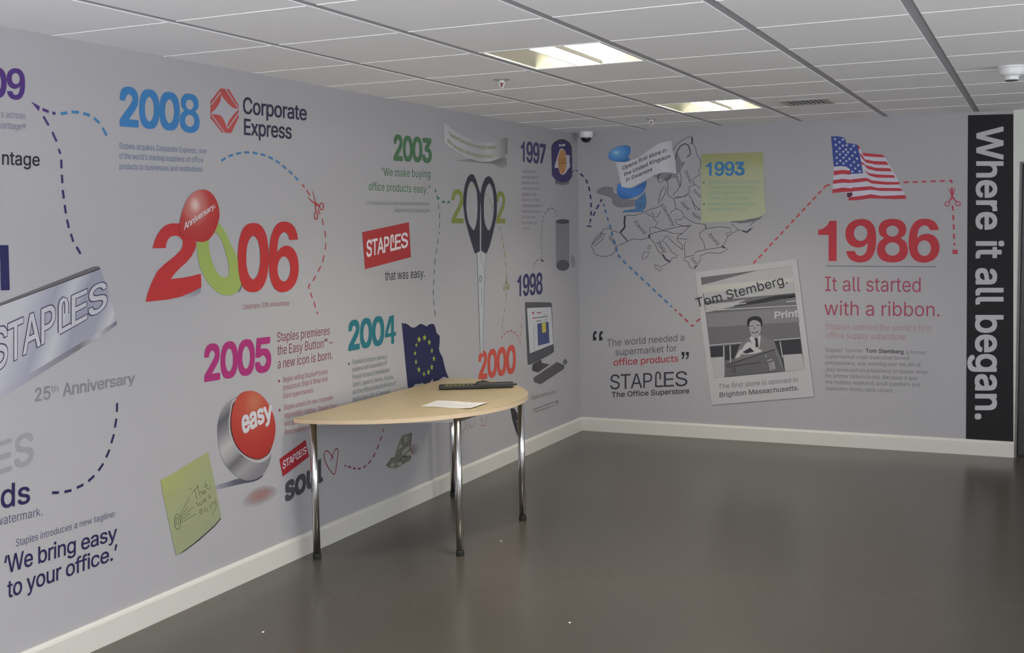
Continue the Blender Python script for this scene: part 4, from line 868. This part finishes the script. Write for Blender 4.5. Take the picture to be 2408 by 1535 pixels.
p.part('shirt', ink((172, 171, 172), 140), 5).poly(yd((592, 850), (612, 828), (650, 852), (700, 815), (702, 850), (690, 940), (640, 940))).poly(yd((520, 960), (560, 900), (600, 888), (640, 930), (700, 960), (715, 975), (640, 1000), (520, 1005)), smooth=True).poly(yd((450, 1045), (500, 960), (530, 960), (500, 1030)))
p.part('tie', ink((46, 45, 52), 140), 6).poly(yd((640, 848), (672, 846), (682, 935), (650, 935), (652, 880))).poly(yd((525, 985), (600, 940), (640, 980), (560, 1000)))
p.part('face', ink((138, 136, 138), 140), 5).poly(yd((588, 720), (600, 690), (640, 672), (690, 680), (706, 740), (694, 800), (650, 848), (612, 822), (596, 770)), smooth=True)
p.part('hair', ink((44, 43, 48), 140), 6).poly(yd((570, 712), (580, 660), (640, 635), (700, 648), (720, 700), (706, 742), (694, 695), (640, 672), (600, 690), (588, 738)), smooth=True)
p.part('features', ink((70, 68, 74), 140), 6).segs(sg(yd, [(598, 735, 630, 728), (660, 726, 690, 722), (645, 740, 640, 765)]), 1.8).stroke(yd((612, 786), (640, 800), (680, 780)), 2.2, smooth=True)
p.part('basket', ink((88, 87, 90), 140), 7).poly(yd((362, 1112), (835, 958), (868, 1040), (918, 1166), (620, 1195), (345, 1228), (370, 1180)))
p.part('basket_rim', ink((58, 56, 60), 140), 8).segs(sg(yd, [(362, 1112, 845, 958)]), 2.6).segs(sg(yd, [(425, 1115, 435, 1190), (445, 1105, 460, 1190), (372, 1130, 700, 1085)]), 2)
p.part('basket_slots', ink((158, 156, 158), 140), 8).segs(sg(yd, [(752, 1010, 758, 1032), (768, 1068, 815, 1056), (785, 1090, 800, 1165), (800, 1085, 815, 1160), (815, 1080, 830, 1155), (828, 1075, 842, 1150)]), 1.8)
p.part('sign_word', ink((176, 175, 182), 140), 4).text('Print', (1821.8, 749), (1877, 744), 16.5, 16.5, off=0.0203)
p.part('photo_name', ink((44, 42, 52), 140), 9, 'large dark name lettering across the picture').text('Tom Stemberg.', (1640, 722.5), (1853, 666.5), 21.5, 21.5, up=(-.23, -.97), off=-.002)
p.part('caption', ink((104, 102, 110), 150), 1).text('The first store is opened in', (1690, 914.3), (1876, 897.4), 11.5, 11.3)
p.part('caption_bold', ink((86, 84, 90), 150), 1).text('Brighton Massachusetts.', (1692.3, 934), (1878.5, 916.7), 11.7, 11.5, off=0.0104).done()
p = Print('B', DL, 'red dashed line rising from the instant photo to the striped flag', 'dashed line', 1)
p.part('n', ink((190, 60, 62), 130)).dash([(1771.5, 619.5), (1942.5, 436.5)], 11.2, 7.4, 3.6, smooth=False).stroke([(1942, 437), (1952, 434)], 3.6).done()
# striped flag
p = Print('B', 'flag_print', 'waving red and white striped flag with white stars on blue', 'flag', 1)
p.part('white_field', ink((142, 140, 150, 1), 120)).poly(ye_((282, 135), (350, 132), (410, 145), (432, 170), (440, 205), (500, 208), (552, 218), (575, 240), (600, 302), (700, 315), (810, 325), (840, 350), (900, 450), (960, 560), (1020, 690), (1062, 775), (950, 782), (830, 777), (700, 775), (600, 790), (500, 797), (455, 787), (450, 712), (380, 712), (298, 722), (303, 600), (312, 450), (295, 260)))
p.part('blue_canton', ink((44, 64, 140), 122), 1).poly(ye_((282, 135), (350, 132), (410, 145), (432, 170), (440, 205), (500, 208), (552, 220), (582, 340), (612, 515), (500, 521), (482, 521), (475, 470), (440, 447), (380, 440), (312, 447), (300, 330), (295, 260)))
p.part('stars', ink((140, 142, 154, 1), 120), 2)
for x, y in ((323, 162), (405, 168), (370, 195), (332, 222), (405, 230), (445, 225), (517, 232), (372, 258), (435, 270), (487, 265), (341, 290), (408, 293), (458, 298), (530, 298), (375, 320), (437, 327), (503, 332), (342, 355), (411, 354), (472, 365), (550, 365), (378, 385), (440, 390), (520, 400), (343, 415), (411, 415), (487, 433), (563, 432), (532, 465), (502, 497), (578, 495)): p.star(*ye_((x, y))[0], 17 / 4.387, 18 / 4.387)
p.part('red_stripes', ink((178, 44, 58), 124), 1)
for q in (((312, 490), (400, 480), (480, 488), (485, 530), (400, 522), (310, 537)), ((305, 585), (400, 572), (490, 580), (490, 615), (400, 612), (303, 625)), ((298, 680), (400, 662), (500, 670), (505, 705), (400, 708), (296, 720)),
          ((600, 302), (700, 313), (810, 323), (840, 350), (740, 347), (622, 338)), ((612, 368), (720, 388), (850, 393), (880, 428), (740, 425), (640, 402)), ((622, 425), (740, 458), (890, 463), (912, 495), (760, 493), (660, 470)), ((616, 480), (680, 515), (760, 527), (930, 535), (945, 562), (760, 560), (680, 540)),
          ((492, 577), (650, 561), (700, 588), (850, 603), (990, 605), (990, 630), (850, 633), (700, 620), (660, 597), (492, 615)), ((500, 662), (690, 648), (760, 665), (1000, 668), (1022, 697), (800, 697), (690, 685), (500, 703)), ((470, 762), (600, 747), (690, 731), (800, 747), (900, 745), (1045, 738), (1062, 778), (950, 782), (830, 777), (690, 774), (560, 792), (480, 795), (455, 787)),
          ((552, 218), (576, 240), (582, 272), (562, 262)), ((572, 305), (602, 325), (640, 385), (612, 372), (590, 340)), ((588, 392), (622, 412), (660, 455), (625, 430), (596, 425))): p.poly(ye_(*q))
p.part('dark_fold', ink((84, 34, 52), 124), 2).poly(ye_((446, 716), (500, 712), (506, 738), (475, 765), (450, 762))).done()
p = Print('B', DL, 'red dashed line from the striped flag turning down to a small red square', 'dashed line', 1)
p.part('n', ink((176, 52, 72), 124)).segs(sg(ye_, [(1030, 608, 1083, 605), (1125, 606, 1175, 603), (1218, 603, 1265, 600), (1310, 599, 1362, 595), (1405, 595, 1455, 592), (1500, 591, 1532, 590), (1526, 590, 1526, 615), (1528, 660, 1532, 740), (1535, 850, 1540, 900), (1540, 945, 1545, 995), (1545, 1042, 1550, 1093), (1550, 1140, 1553, 1190), (1555, 1235, 1556, 1258)]), 4)
p.poly(ye_((1535, 1303), (1588, 1303), (1588, 1347), (1535, 1347))).done()
scissors('B', 'small crimson scissors icon right of the striped flag', ink((180, 52, 76), 124), ye_, [((1496, 672), (1525, 735), (1545, 775)), ((1566, 665), (1540, 735), (1520, 775))], [(1482, 832, 28, 26, 9), (1593, 829, 28, 26, 9)], [((1530, 765), (1496, 812)), ((1538, 765), (1577, 810))], 2.4)
p = Print('B', G, 'large red year numerals 1986 underlined, on the back wall', 'year lettering')
p.part('numerals', ink((196, 46, 58), 135)).text('1986', (1924.2, 613.6), (2209.2, 614), 95, 97, off=0.028, fit='dig')
p.part('underline', ink((74, 96, 104), 138)).segs(sg(ye_, [(230, 1471, 1365, 1478)]), 1.5).done()
p = Print('B', V_, 'two large thin crimson lines about starting with a ribbon', 'wall text')
p.part('n', ink((176, 74, 100), 142)).text('It all started', (1940.4, 684), (2165, 686.5), 34, 34, off=-.008).text('with a ribbon.', (1938.6, 740.7), (2209.5, 743.8), 33.5, 33, off=-.008).done()
p = Print('B', V_, 'two pink lines about the first office supply superstore', 'wall text')
p.part('n', ink((158, 122, 130), 142)).text("Staples opened the world's first", (1942, 774), (2189.8, 778.7), 14.5, 14).text('office supply superstore.', (1942, 794.3), (2132.8, 799), 14.5, 14).done()
p = Print('B', V_, 'grey seven-line paragraph with a bold name, left of the black banner', 'wall text')
p.part('paragraph', ink((106, 105, 112), 138))
for t, a, b in (('Staples’ founder', (218, 968), (597, 975)), (', a former', (1002, 988), (1228, 995)), ('supermarket chain executive turned', (218, 1032), (1055, 1050)), ('entrepreneur, was working over the 4th of', (218, 1096), (1172, 1118)), ('July weekend on a business proposal when', (218, 1162), (1245, 1190)), ('his printer ribbon broke. Because it was', (218, 1225), (1143, 1252)), ('the holiday weekend, local suppliers and', (218, 1288), (1165, 1315)), ('stationery stores were closed.', (218, 1352), (900, 1375))):
    a2, b2 = yf(a, b); p.text(t, a2, b2, 9.3)
a2, b2 = yf((620, 975), (1000, 987)); p.part('bold_name', ink((66, 64, 74), 138)).text('Tom Stemberg', a2, b2, 9.4, off=0.0139).done()
p = Print('B', 'black_banner', 'tall black banner with white sideways lettering at the right end of the back wall', 'banner', 1)
p.part('banner_panel', ink((16, 16, 22), 128)).poly([(2276.5, 271), (2383, 268), (2383, 1041.5), (2271.5, 1034.5)])
p.part('banner_lettering', ink((133, 132, 136, 1), 122), 1).text('Where it all began.', (2296, 297.5), (2292.5, 986), 64, 67.5, off=0.018, up=(1, 0)).done()
# ------------------------------------------------------------------ half-round table
TC, TR, TZ = Vector((0.066, -3.205)), 0.825, 0.735
t = empty('half_round_table', (0.35, -3.2, 0), 'half-round maple-topped table on chrome legs standing against the left wall', 'table')
bm = bmesh.new()
N = 72
out = [(TC.x + TR * math.cos(a), TC.y + TR * math.sin(a)) for a in [math.radians(-90 + 180 * i / N) for i in range(N + 1)]]
bot = [bm.verts.new((x, y, TZ - 0.024)) for x, y in out]; top = [bm.verts.new((x, y, TZ)) for x, y in out]
f = bm.faces.new(top); bm.faces.new(bot[::-1])
for i in range(len(out)):
    j = (i + 1) % len(out); bm.faces.new((bot[i], bot[j], top[j], top[i]))
bmesh.ops.bevel(bm, geom=list(f.edges), offset=0.003, segments=2, affect='EDGES', profile=0.5)
tt = bm_obj('tabletop', bm, M_WOOD, t)
bm = bmesh.new()
out2 = [(TC.x + (TR + .0012) * math.cos(a), TC.y + (TR + .0012) * math.sin(a)) for a in [math.radians(-90 + 180 * i / N) for i in range(N + 1)]]
for (x0, y0), (x1, y1), (u0, v0), (u1, v1) in zip(out2, out2[1:], out, out[1:]):
    quad(bm, [(x0, y0, TZ - .024), (x1, y1, TZ - .024), (x1, y1, TZ - .004), (x0, y0, TZ - .004)])
    quad(bm, [(u0, v0, TZ - .024), (x0, y0, TZ - .024), (x0, y0, TZ - .004), (u0, v0, TZ - .004)][::-1]) if False else None
    quad(bm, [(x0, y0, TZ - .024), (x1, y1, TZ - .024), (u1, v1, TZ - .0245), (u0, v0, TZ - .0245)])
bm_obj('edge_band', bm, M_EDGE, tt)
LEGS = [(0.105, -3.925), (0.758, -3.606), (0.760, -2.838), (0.112, -2.452)]
for x, y in LEGS:
    bm = bmesh.new()
    lathe(bm, x, y, [(0, 0.02), (0.0185, 0.02), (0.0185, TZ - 0.026), (0, TZ - 0.026)], 28)
    l = bm_obj('leg', bm, M_CHROME, t)
    for p_ in l.data.polygons: p_.use_smooth = len(p_.vertices) == 4 and abs(p_.normal.z) < .5
    bm = bmesh.new(); lathe(bm, x, y, [(0, 0), (0.019, 0), (0.0215, 0.004), (0.0215, 0.022), (0.0195, 0.027), (0, 0.027)], 28)
    fc = bm_obj('foot_cap', bm, M_RUBBER, l); fc['label'] = 'black plastic foot cap'
for a, b in ((0, 1), (1, 2), (2, 3), (3, 0)):
    A = Vector((*LEGS[a], TZ - 0.036)); B = Vector((*LEGS[b], TZ - 0.036)); d = (B - A).normalized(); A += d * .018; B -= d * .018
    n = Vector((-d.y, d.x, 0)) * 0.009; up = Vector((0, 0, 0.0115)); bm = bmesh.new()
    A4 = [bm.verts.new(A + n * i + up * j) for i, j in ((-1, -1), (1, -1), (1, 1), (-1, 1))]; B4 = [bm.verts.new(B + n * i + up * j) for i, j in ((-1, -1), (1, -1), (1, 1), (-1, 1))]
    for i in range(4): bm.faces.new((A4[i], A4[(i + 1) % 4], B4[(i + 1) % 4], B4[i]))
    bm.faces.new(A4[::-1]); bm.faces.new(B4)
    bm_obj('rail', bm, M_RAIL, t)

# sheet of paper on the table, one corner slightly lifted
def sheet():
    c = [Vector((0.482, -3.490, 0)), Vector((0.775, -3.490, 0)), Vector((0.776, -3.282, 0)), Vector((0.466, -3.279, 0))]
    nx, ny = 16, 10; V = []; Fc = []
    for j in range(ny + 1):
        for i in range(nx + 1):
            u, v = i / nx, j / ny
            q = c[0].lerp(c[1], u).lerp(c[3].lerp(c[2], u), v)
            z = TZ + 0.0008 + 0.004 * max(0, u - .7) ** 2 * 11 + 0.0015 * math.sin(u * 5) ** 2
            V.append((q.x, q.y, z))
    for j in range(ny):
        for i in range(nx): Fc.append([j * (nx + 1) + i, j * (nx + 1) + i + 1, (j + 1) * (nx + 1) + i + 1, (j + 1) * (nx + 1) + i])
    o = mesh('paper_sheet', V, Fc, M_PAPER, smooth=True)
    tag(o, 'white sheet of paper lying flat on the table top', 'paper')
    ml = mat('faint_grey_type', (0.66, 0.645, 0.64), .8); V = []; Fc = []
    for k in range(13):
        u = 0.10 + k * 0.062; v1 = random.uniform(.55, .92)
        for s0, s1 in ((.1, v1),):
            n = len(V)
            for (a, b) in ((u, s0), (u + .022, s0), (u + .022, s1), (u, s1)):
                q = c[0].lerp(c[1], a).lerp(c[3].lerp(c[2], a), b)
                V.append((q.x, q.y, TZ + 0.0013 + 0.004 * max(0, a - .7) ** 2 * 11 + 0.0015 * math.sin(a * 5) ** 2))
            Fc.append([n, n + 1, n + 2, n + 3])
    mesh('printed_lines', V, Fc, ml, o)
sheet()

# hand-held detector wand
def wand():
    A = Vector((0.272, -2.905, TZ)); B = Vector((0.662, -2.682, TZ)); d = (B - A).normalized(); L = (B - A).length
    n = Vector((-d.y, d.x, 0))
    e = empty('detector_wand', (A + B) / 2, 'black hand-held security wand with yellow lettering lying on the table', 'security wand')
    def P(s, a, z): return A + d * (s * L) + n * a + Vector((0, 0, z))
    def loft(name, secs, m, parent, k=18):
        bm = bmesh.new(); rings = []
        for s, hw, z0, z1 in secs:
            r = []
            for i in range(k):
                q = 2 * math.pi * i / k; ca, sa = math.cos(q), math.sin(q)
                a = hw * math.copysign(abs(ca) ** .55, ca); z = (z0 + z1) / 2 + (z1 - z0) / 2 * math.copysign(abs(sa) ** .55, sa)
                r.append(bm.verts.new(P(s, a, z)))
            rings.append(r)
        for a, b in zip(rings, rings[1:]):
            for i in range(k): bm.faces.new((a[i], a[(i + 1) % k], b[(i + 1) % k], b[i]))
        bm.faces.new(rings[0][::-1]); bm.faces.new(rings[-1])
        return bm_obj(name, bm, m, parent)
    loft('paddle', [(0.0, .018, .008, .024), (.012, .024, .003, .029), (.03, .027, .001, .030), (.50, .027, .001, .030), (.53, .025, .002, .029)], M_BLACK, e)
    hs = loft('housing', [(.475, .021, .001, .031), (.49, .024, 0, .040), (.52, .025, 0, .043), (.63, .025, 0, .042), (.66, .022, .001, .037)], mat('black_wand_housing', (.028, .026, .022), .5), e)
    loft('handle', [(.64, .016, .003, .033), (.66, .018, .002, .036), (.80, .0175, .002, .036), (.945, .0175, .002, .036), (.96, .014, .006, .032)], M_BLACK, e)
    bm = bmesh.new(); tube(bm, P(.955, 0, .019), P(.985, 0, .019), .005, 10); tube(bm, P(.985, 0, .019), P(1.0, 0, .021), .007, 10)
    bm_obj('strap_stud', bm, M_RUBBER, e)
    # side lettering, facing the room
    v, f = text_mesh('GARRETT', .02, 1.25, 0)
    x0 = min(q.x for q in v); x1 = max(q.x for q in v); h = yr('H', .02)[1]
    V = []
    for q in v:
        s = .08 + .36 * (q.x - x0) / (x1 - x0); k = q.y / h
        V.append(P(s, -.0268 + .0058 * k, .0240 + .0060 * k))
    mesh('lettering', V, f, mat('yellow_lettering', (.62, .60, .12), .6), e)['label'] = 'yellow capital lettering'
    bm = bmesh.new(); box_c = P(.575, 0, .040)
    tube(bm, box_c, box_c + Vector((0, 0, .008)), .012, 16); bm_obj('button', bm, mat('dark_brown_button', (.06, .05, .035), .5), hs)
wand()

# ------------------------------------------------------------------ ceiling fittings
M_REFL = mat('cream_reflector', (0.86, 0.83, 0.70), 0.32, 0.85)
M_LAMP = mat('lit_lamp_basket', (1, 1, 1), 0.5, emit=14.0, ecol=(1.0, 0.95, 0.80))
M_FRAME = mat('white_luminaire_frame', (0.75, 0.75, 0.72), 0.45)
def luminaire(i, j, label):
    x0, x1 = XA + TILE * i + CH, XA + TILE * (i + 1) - CH; y0, y1 = Y0 + YS * j + .004, Y0 + YS * (j + 1) - .004
    cx, cy = (x0 + x1) / 2, (y0 + y1) / 2
    e = empty('ceiling_light', (cx, cy, H), label, 'ceiling light', 'recessed ceiling lights')
    bm = bmesh.new(); g = 0.012
    box(bm, x0, x1, y0, y0 + g, H - .001, H + .13); box(bm, x0, x1, y1 - g, y1, H - .001, H + .13)
    box(bm, x0, x0 + g, y0 + g, y1 - g, H - .001, H + .13); box(bm, x1 - g, x1, y0 + g, y1 - g, H - .001, H + .13); box(bm, x0, x1, y0, y1, H + .13, H + .14)
    bm_obj('housing', bm, M_FRAME, e)
    for sgn in (-1, 1):
        a = x0 + g if sgn < 0 else x1 - g; b = cx + sgn * 0.055
        bm = bmesh.new(); prof = []
        for k in range(13):
            u = k / 12; prof.append((a + (b - a) * u, H + 0.004 + 0.095 * math.sin(u * math.pi / 2) ** 0.9))
        for (xa, za_), (xb, zb_) in zip(prof, prof[1:]):
            quad(bm, [(xa, y0 + g, za_), (xb, y0 + g, zb_), (xb, y1 - g, zb_), (xa, y1 - g, za_)])
        bmesh.ops.remove_doubles(bm, verts=bm.verts, dist=1e-5)
        bm_obj('reflector', bm, M_REFL, e, smooth=True)
        for yy, dy in ((y0 + g, 0.045), (y1 - g, -0.045)):      # sloping end plate of the reflector
            bm = bmesh.new()
            for (xa, za_), (xb, zb_) in zip(prof, prof[1:]):
                def Y(z): return yy + dy * (z - H) / 0.1
                quad(bm, [(xa, yy, H + .003), (xb, yy, H + .003), (xb, Y(zb_), zb_), (xa, Y(za_), za_)])
            bm_obj('end_plate', bm, mat('cream_end_plate', (0.80, 0.78, 0.66), 0.5), e)
    bm = bmesh.new(); prof = [(-.052, .05), (-.060, .018), (-.045, .004), (.045, .004), (.060, .018), (.052, .05)]
    A = [bm.verts.new((cx + a, y0 + g + .004, H + b)) for a, b in prof]; B = [bm.verts.new((cx + a, y1 - g - .004, H + b)) for a, b in prof]
    for k in range(6): bm.faces.new((A[k], A[(k + 1) % 6], B[(k + 1) % 6], B[k]))
    bm.faces.new(A[::-1]); bm.faces.new(B)
    lb_ = bm_obj('lamp_basket', bm, M_LAMP, e); lb_['label'] = 'glowing white lamp basket'
    for sgn in (-1, 1):
        bm = bmesh.new(); box(bm, cx + sgn * .061 - .003, cx + sgn * .061 + .003, y0 + g, y1 - g, H + .001, H + .018)
        bm_obj('basket_rail', bm, mat('grey_basket_rail', (.35, .34, .33), .5), e)
    l = area('luminaire_light', (cx, cy, H - .006), (0, 0, 0), .5, .5, LUM_W, WARM, 125)
luminaire(LUMS[0][0], LUMS[0][1], 'lit recessed ceiling light, the nearer and larger of the two')
luminaire(LUMS[1][0], LUMS[1][1], 'lit recessed ceiling light, the farther and smaller, beside the air vent')

# air vent
def vent():
    x0, x1, y0, y1 = 1.93, 2.215, -1.53, -1.205
    e = empty('air_vent', ((x0 + x1) / 2, (y0 + y1) / 2, H), 'square grey air vent grille in the ceiling beside the far light', 'air vent')
    bm = bmesh.new(); g = .028; z0, z1 = H - .008, H + .004
    box(bm, x0, x1, y0, y0 + g, z0, z1, .002); box(bm, x0, x1, y1 - g, y1, z0, z1, .002); box(bm, x0, x0 + g, y0 + g, y1 - g, z0, z1, .002); box(bm, x1 - g, x1, y0 + g, y1 - g, z0, z1, .002)
    bm_obj('vent_frame', bm, mat('vent_frame_grey', (.42, .41, .39), .5), e)
    bm = bmesh.new(); box(bm, x0 + g, x1 - g, y0 + g, y1 - g, H - .0015, H - .0005); bm_obj('vent_back', bm, mat('vent_dark', (.16, .155, .15), .8), e)
    bm = bmesh.new()
    for k in range(9):
        x = x0 + g + .008 + k * (x1 - x0 - 2 * g - .016) / 8
        box(bm, x - .008, x + .002, y0 + g, y1 - g, H - .007, H - .0045)
    bm_obj('vent_slats', bm, mat('vent_slat_grey', (.48, .47, .45), .5), e)
vent()
def sprinkler(x, y, label):
    e = empty('sprinkler_head', (x, y, H), label, 'sprinkler', 'ceiling sprinklers')
    bm = bmesh.new(); lathe(bm, x, y, [(0, H - .007), (.024, H - .007), (.034, H - .005), (.041, H - .001), (.041, H), (0, H)], 28)
    bm_obj('escutcheon', bm, mat('sprinkler_plate', (.55, .54, .53), .35, .6), e, smooth=False)
    bm = bmesh.new(); lathe(bm, x, y, [(0, H - .016), (.011, H - .016), (.013, H - .007), (0, H - .007)], 20)
    for s in (-1, 1):
        tube(bm, (x + s * .012, y, H - .010), (x + s * .015, y, H - .024), .003, 8); tube(bm, (x + s * .015, y, H - .024), (x + s * .003, y, H - .042), .003, 8)
    bm_obj('frame_arms', bm, mat('sprinkler_white', (.72, .72, .72), .3), e)
    bm = bmesh.new(); tube(bm, (x, y, H - .016), (x, y, H - .040), .0035, 10); b = bm_obj('glass_bulb', bm, mat('red_bulb', (.28, .03, .03), .2), e); b['label'] = 'dark red glass bulb'
    bm = bmesh.new(); lathe(bm, x, y, [(0, H - .046), (.010, H - .046), (.012, H - .043), (0, H - .042)], 20)
    bm_obj('deflector', bm, mat('sprinkler_white', (.72, .72, .72), .3), e)
sprinkler(.907, -3.33, 'small ceiling sprinkler with a red bulb below the near light')
sprinkler(.897, -.86, 'tiny ceiling sprinkler near the far corner, by the far light')
# smoke detector
e = empty('smoke_detector', (3.262, -2.42, H), 'round white stepped smoke detector on the ceiling at the right edge', 'smoke detector')
bm = bmesh.new(); lathe(bm, 3.262, -2.42, [(0, H), (.066, H), (.066, H - .006), (.060, H - .012), (.060, H - .016), (.058, H - .034), (.053, H - .042), (0, H - .042)], 40); bm_obj('base', bm, M_WHITEP, e)
bm = bmesh.new(); lathe(bm, 3.262, -2.42, [(0, H - .042), (.050, H - .042), (.034, H - .050), (.032, H - .066), (0, H - .066)], 40); bm_obj('sensor_head', bm, M_WHITEP, e)
bm = bmesh.new(); lathe(bm, 3.262, -2.42, [(0, H - .066), (.030, H - .066), (.031, H - .0705), (.026, H - .072), (0, H - .072)], 32); bm_obj('sensor_cap', bm, mat('dark_grey_cap', (.10, .10, .10), .5), e)
# dome camera in the corner
e = empty('dome_camera', (.118, -.115, H), 'small white dome security camera with a black dome in the ceiling corner', 'security camera')
bm = bmesh.new(); lathe(bm, .118, -.115, [(0, H), (.054, H), (.056, H - .010), (.054, H - .036), (.048, H - .046), (0, H - .046)], 40); bm_obj('mount', bm, M_WHITEP, e, smooth=False)
bm = bmesh.new(); lathe(bm, .118, -.115, [(.041, H - .045)] + [(.041 * math.cos(a), H - .047 - .038 * math.sin(a)) for a in [math.pi / 2 * k / 10 for k in range(10)]] + [(0, H - .085)], 40); b = bm_obj('dome', bm, mat('black_dome', (.010, .010, .012), .08), e, smooth=True); b['label'] = 'glossy black half-dome'

# specks of litter on the floor
for (x, y, r), lab in zip(((.836, -3.287, .006), (.516, -4.912, .007), (1.651, -4.326, .006)), ('tiny pale speck of litter on the floor behind the front table leg', 'tiny pale speck of litter on the floor nearest the skirting board', 'tiny pale speck of litter on the open floor at the bottom of the view')):
    bm = bmesh.new(); n = 7
    tp = [bm.verts.new((x + r * random.uniform(.5, 1) * math.cos(2 * math.pi * k / n), y + r * random.uniform(.5, 1) * math.sin(2 * math.pi * k / n), random.uniform(.0015, .003))) for k in range(n)]
    bt = [bm.verts.new((v.co.x, v.co.y, 0.0)) for v in tp]
    bm.faces.new(tp); bm.faces.new(bt[::-1])
    for k in range(n): bm.faces.new((bt[k], bt[(k + 1) % n], tp[(k + 1) % n], tp[k]))
    tag(bm_obj('litter_speck', bm, M_PAPER), lab, 'litter')
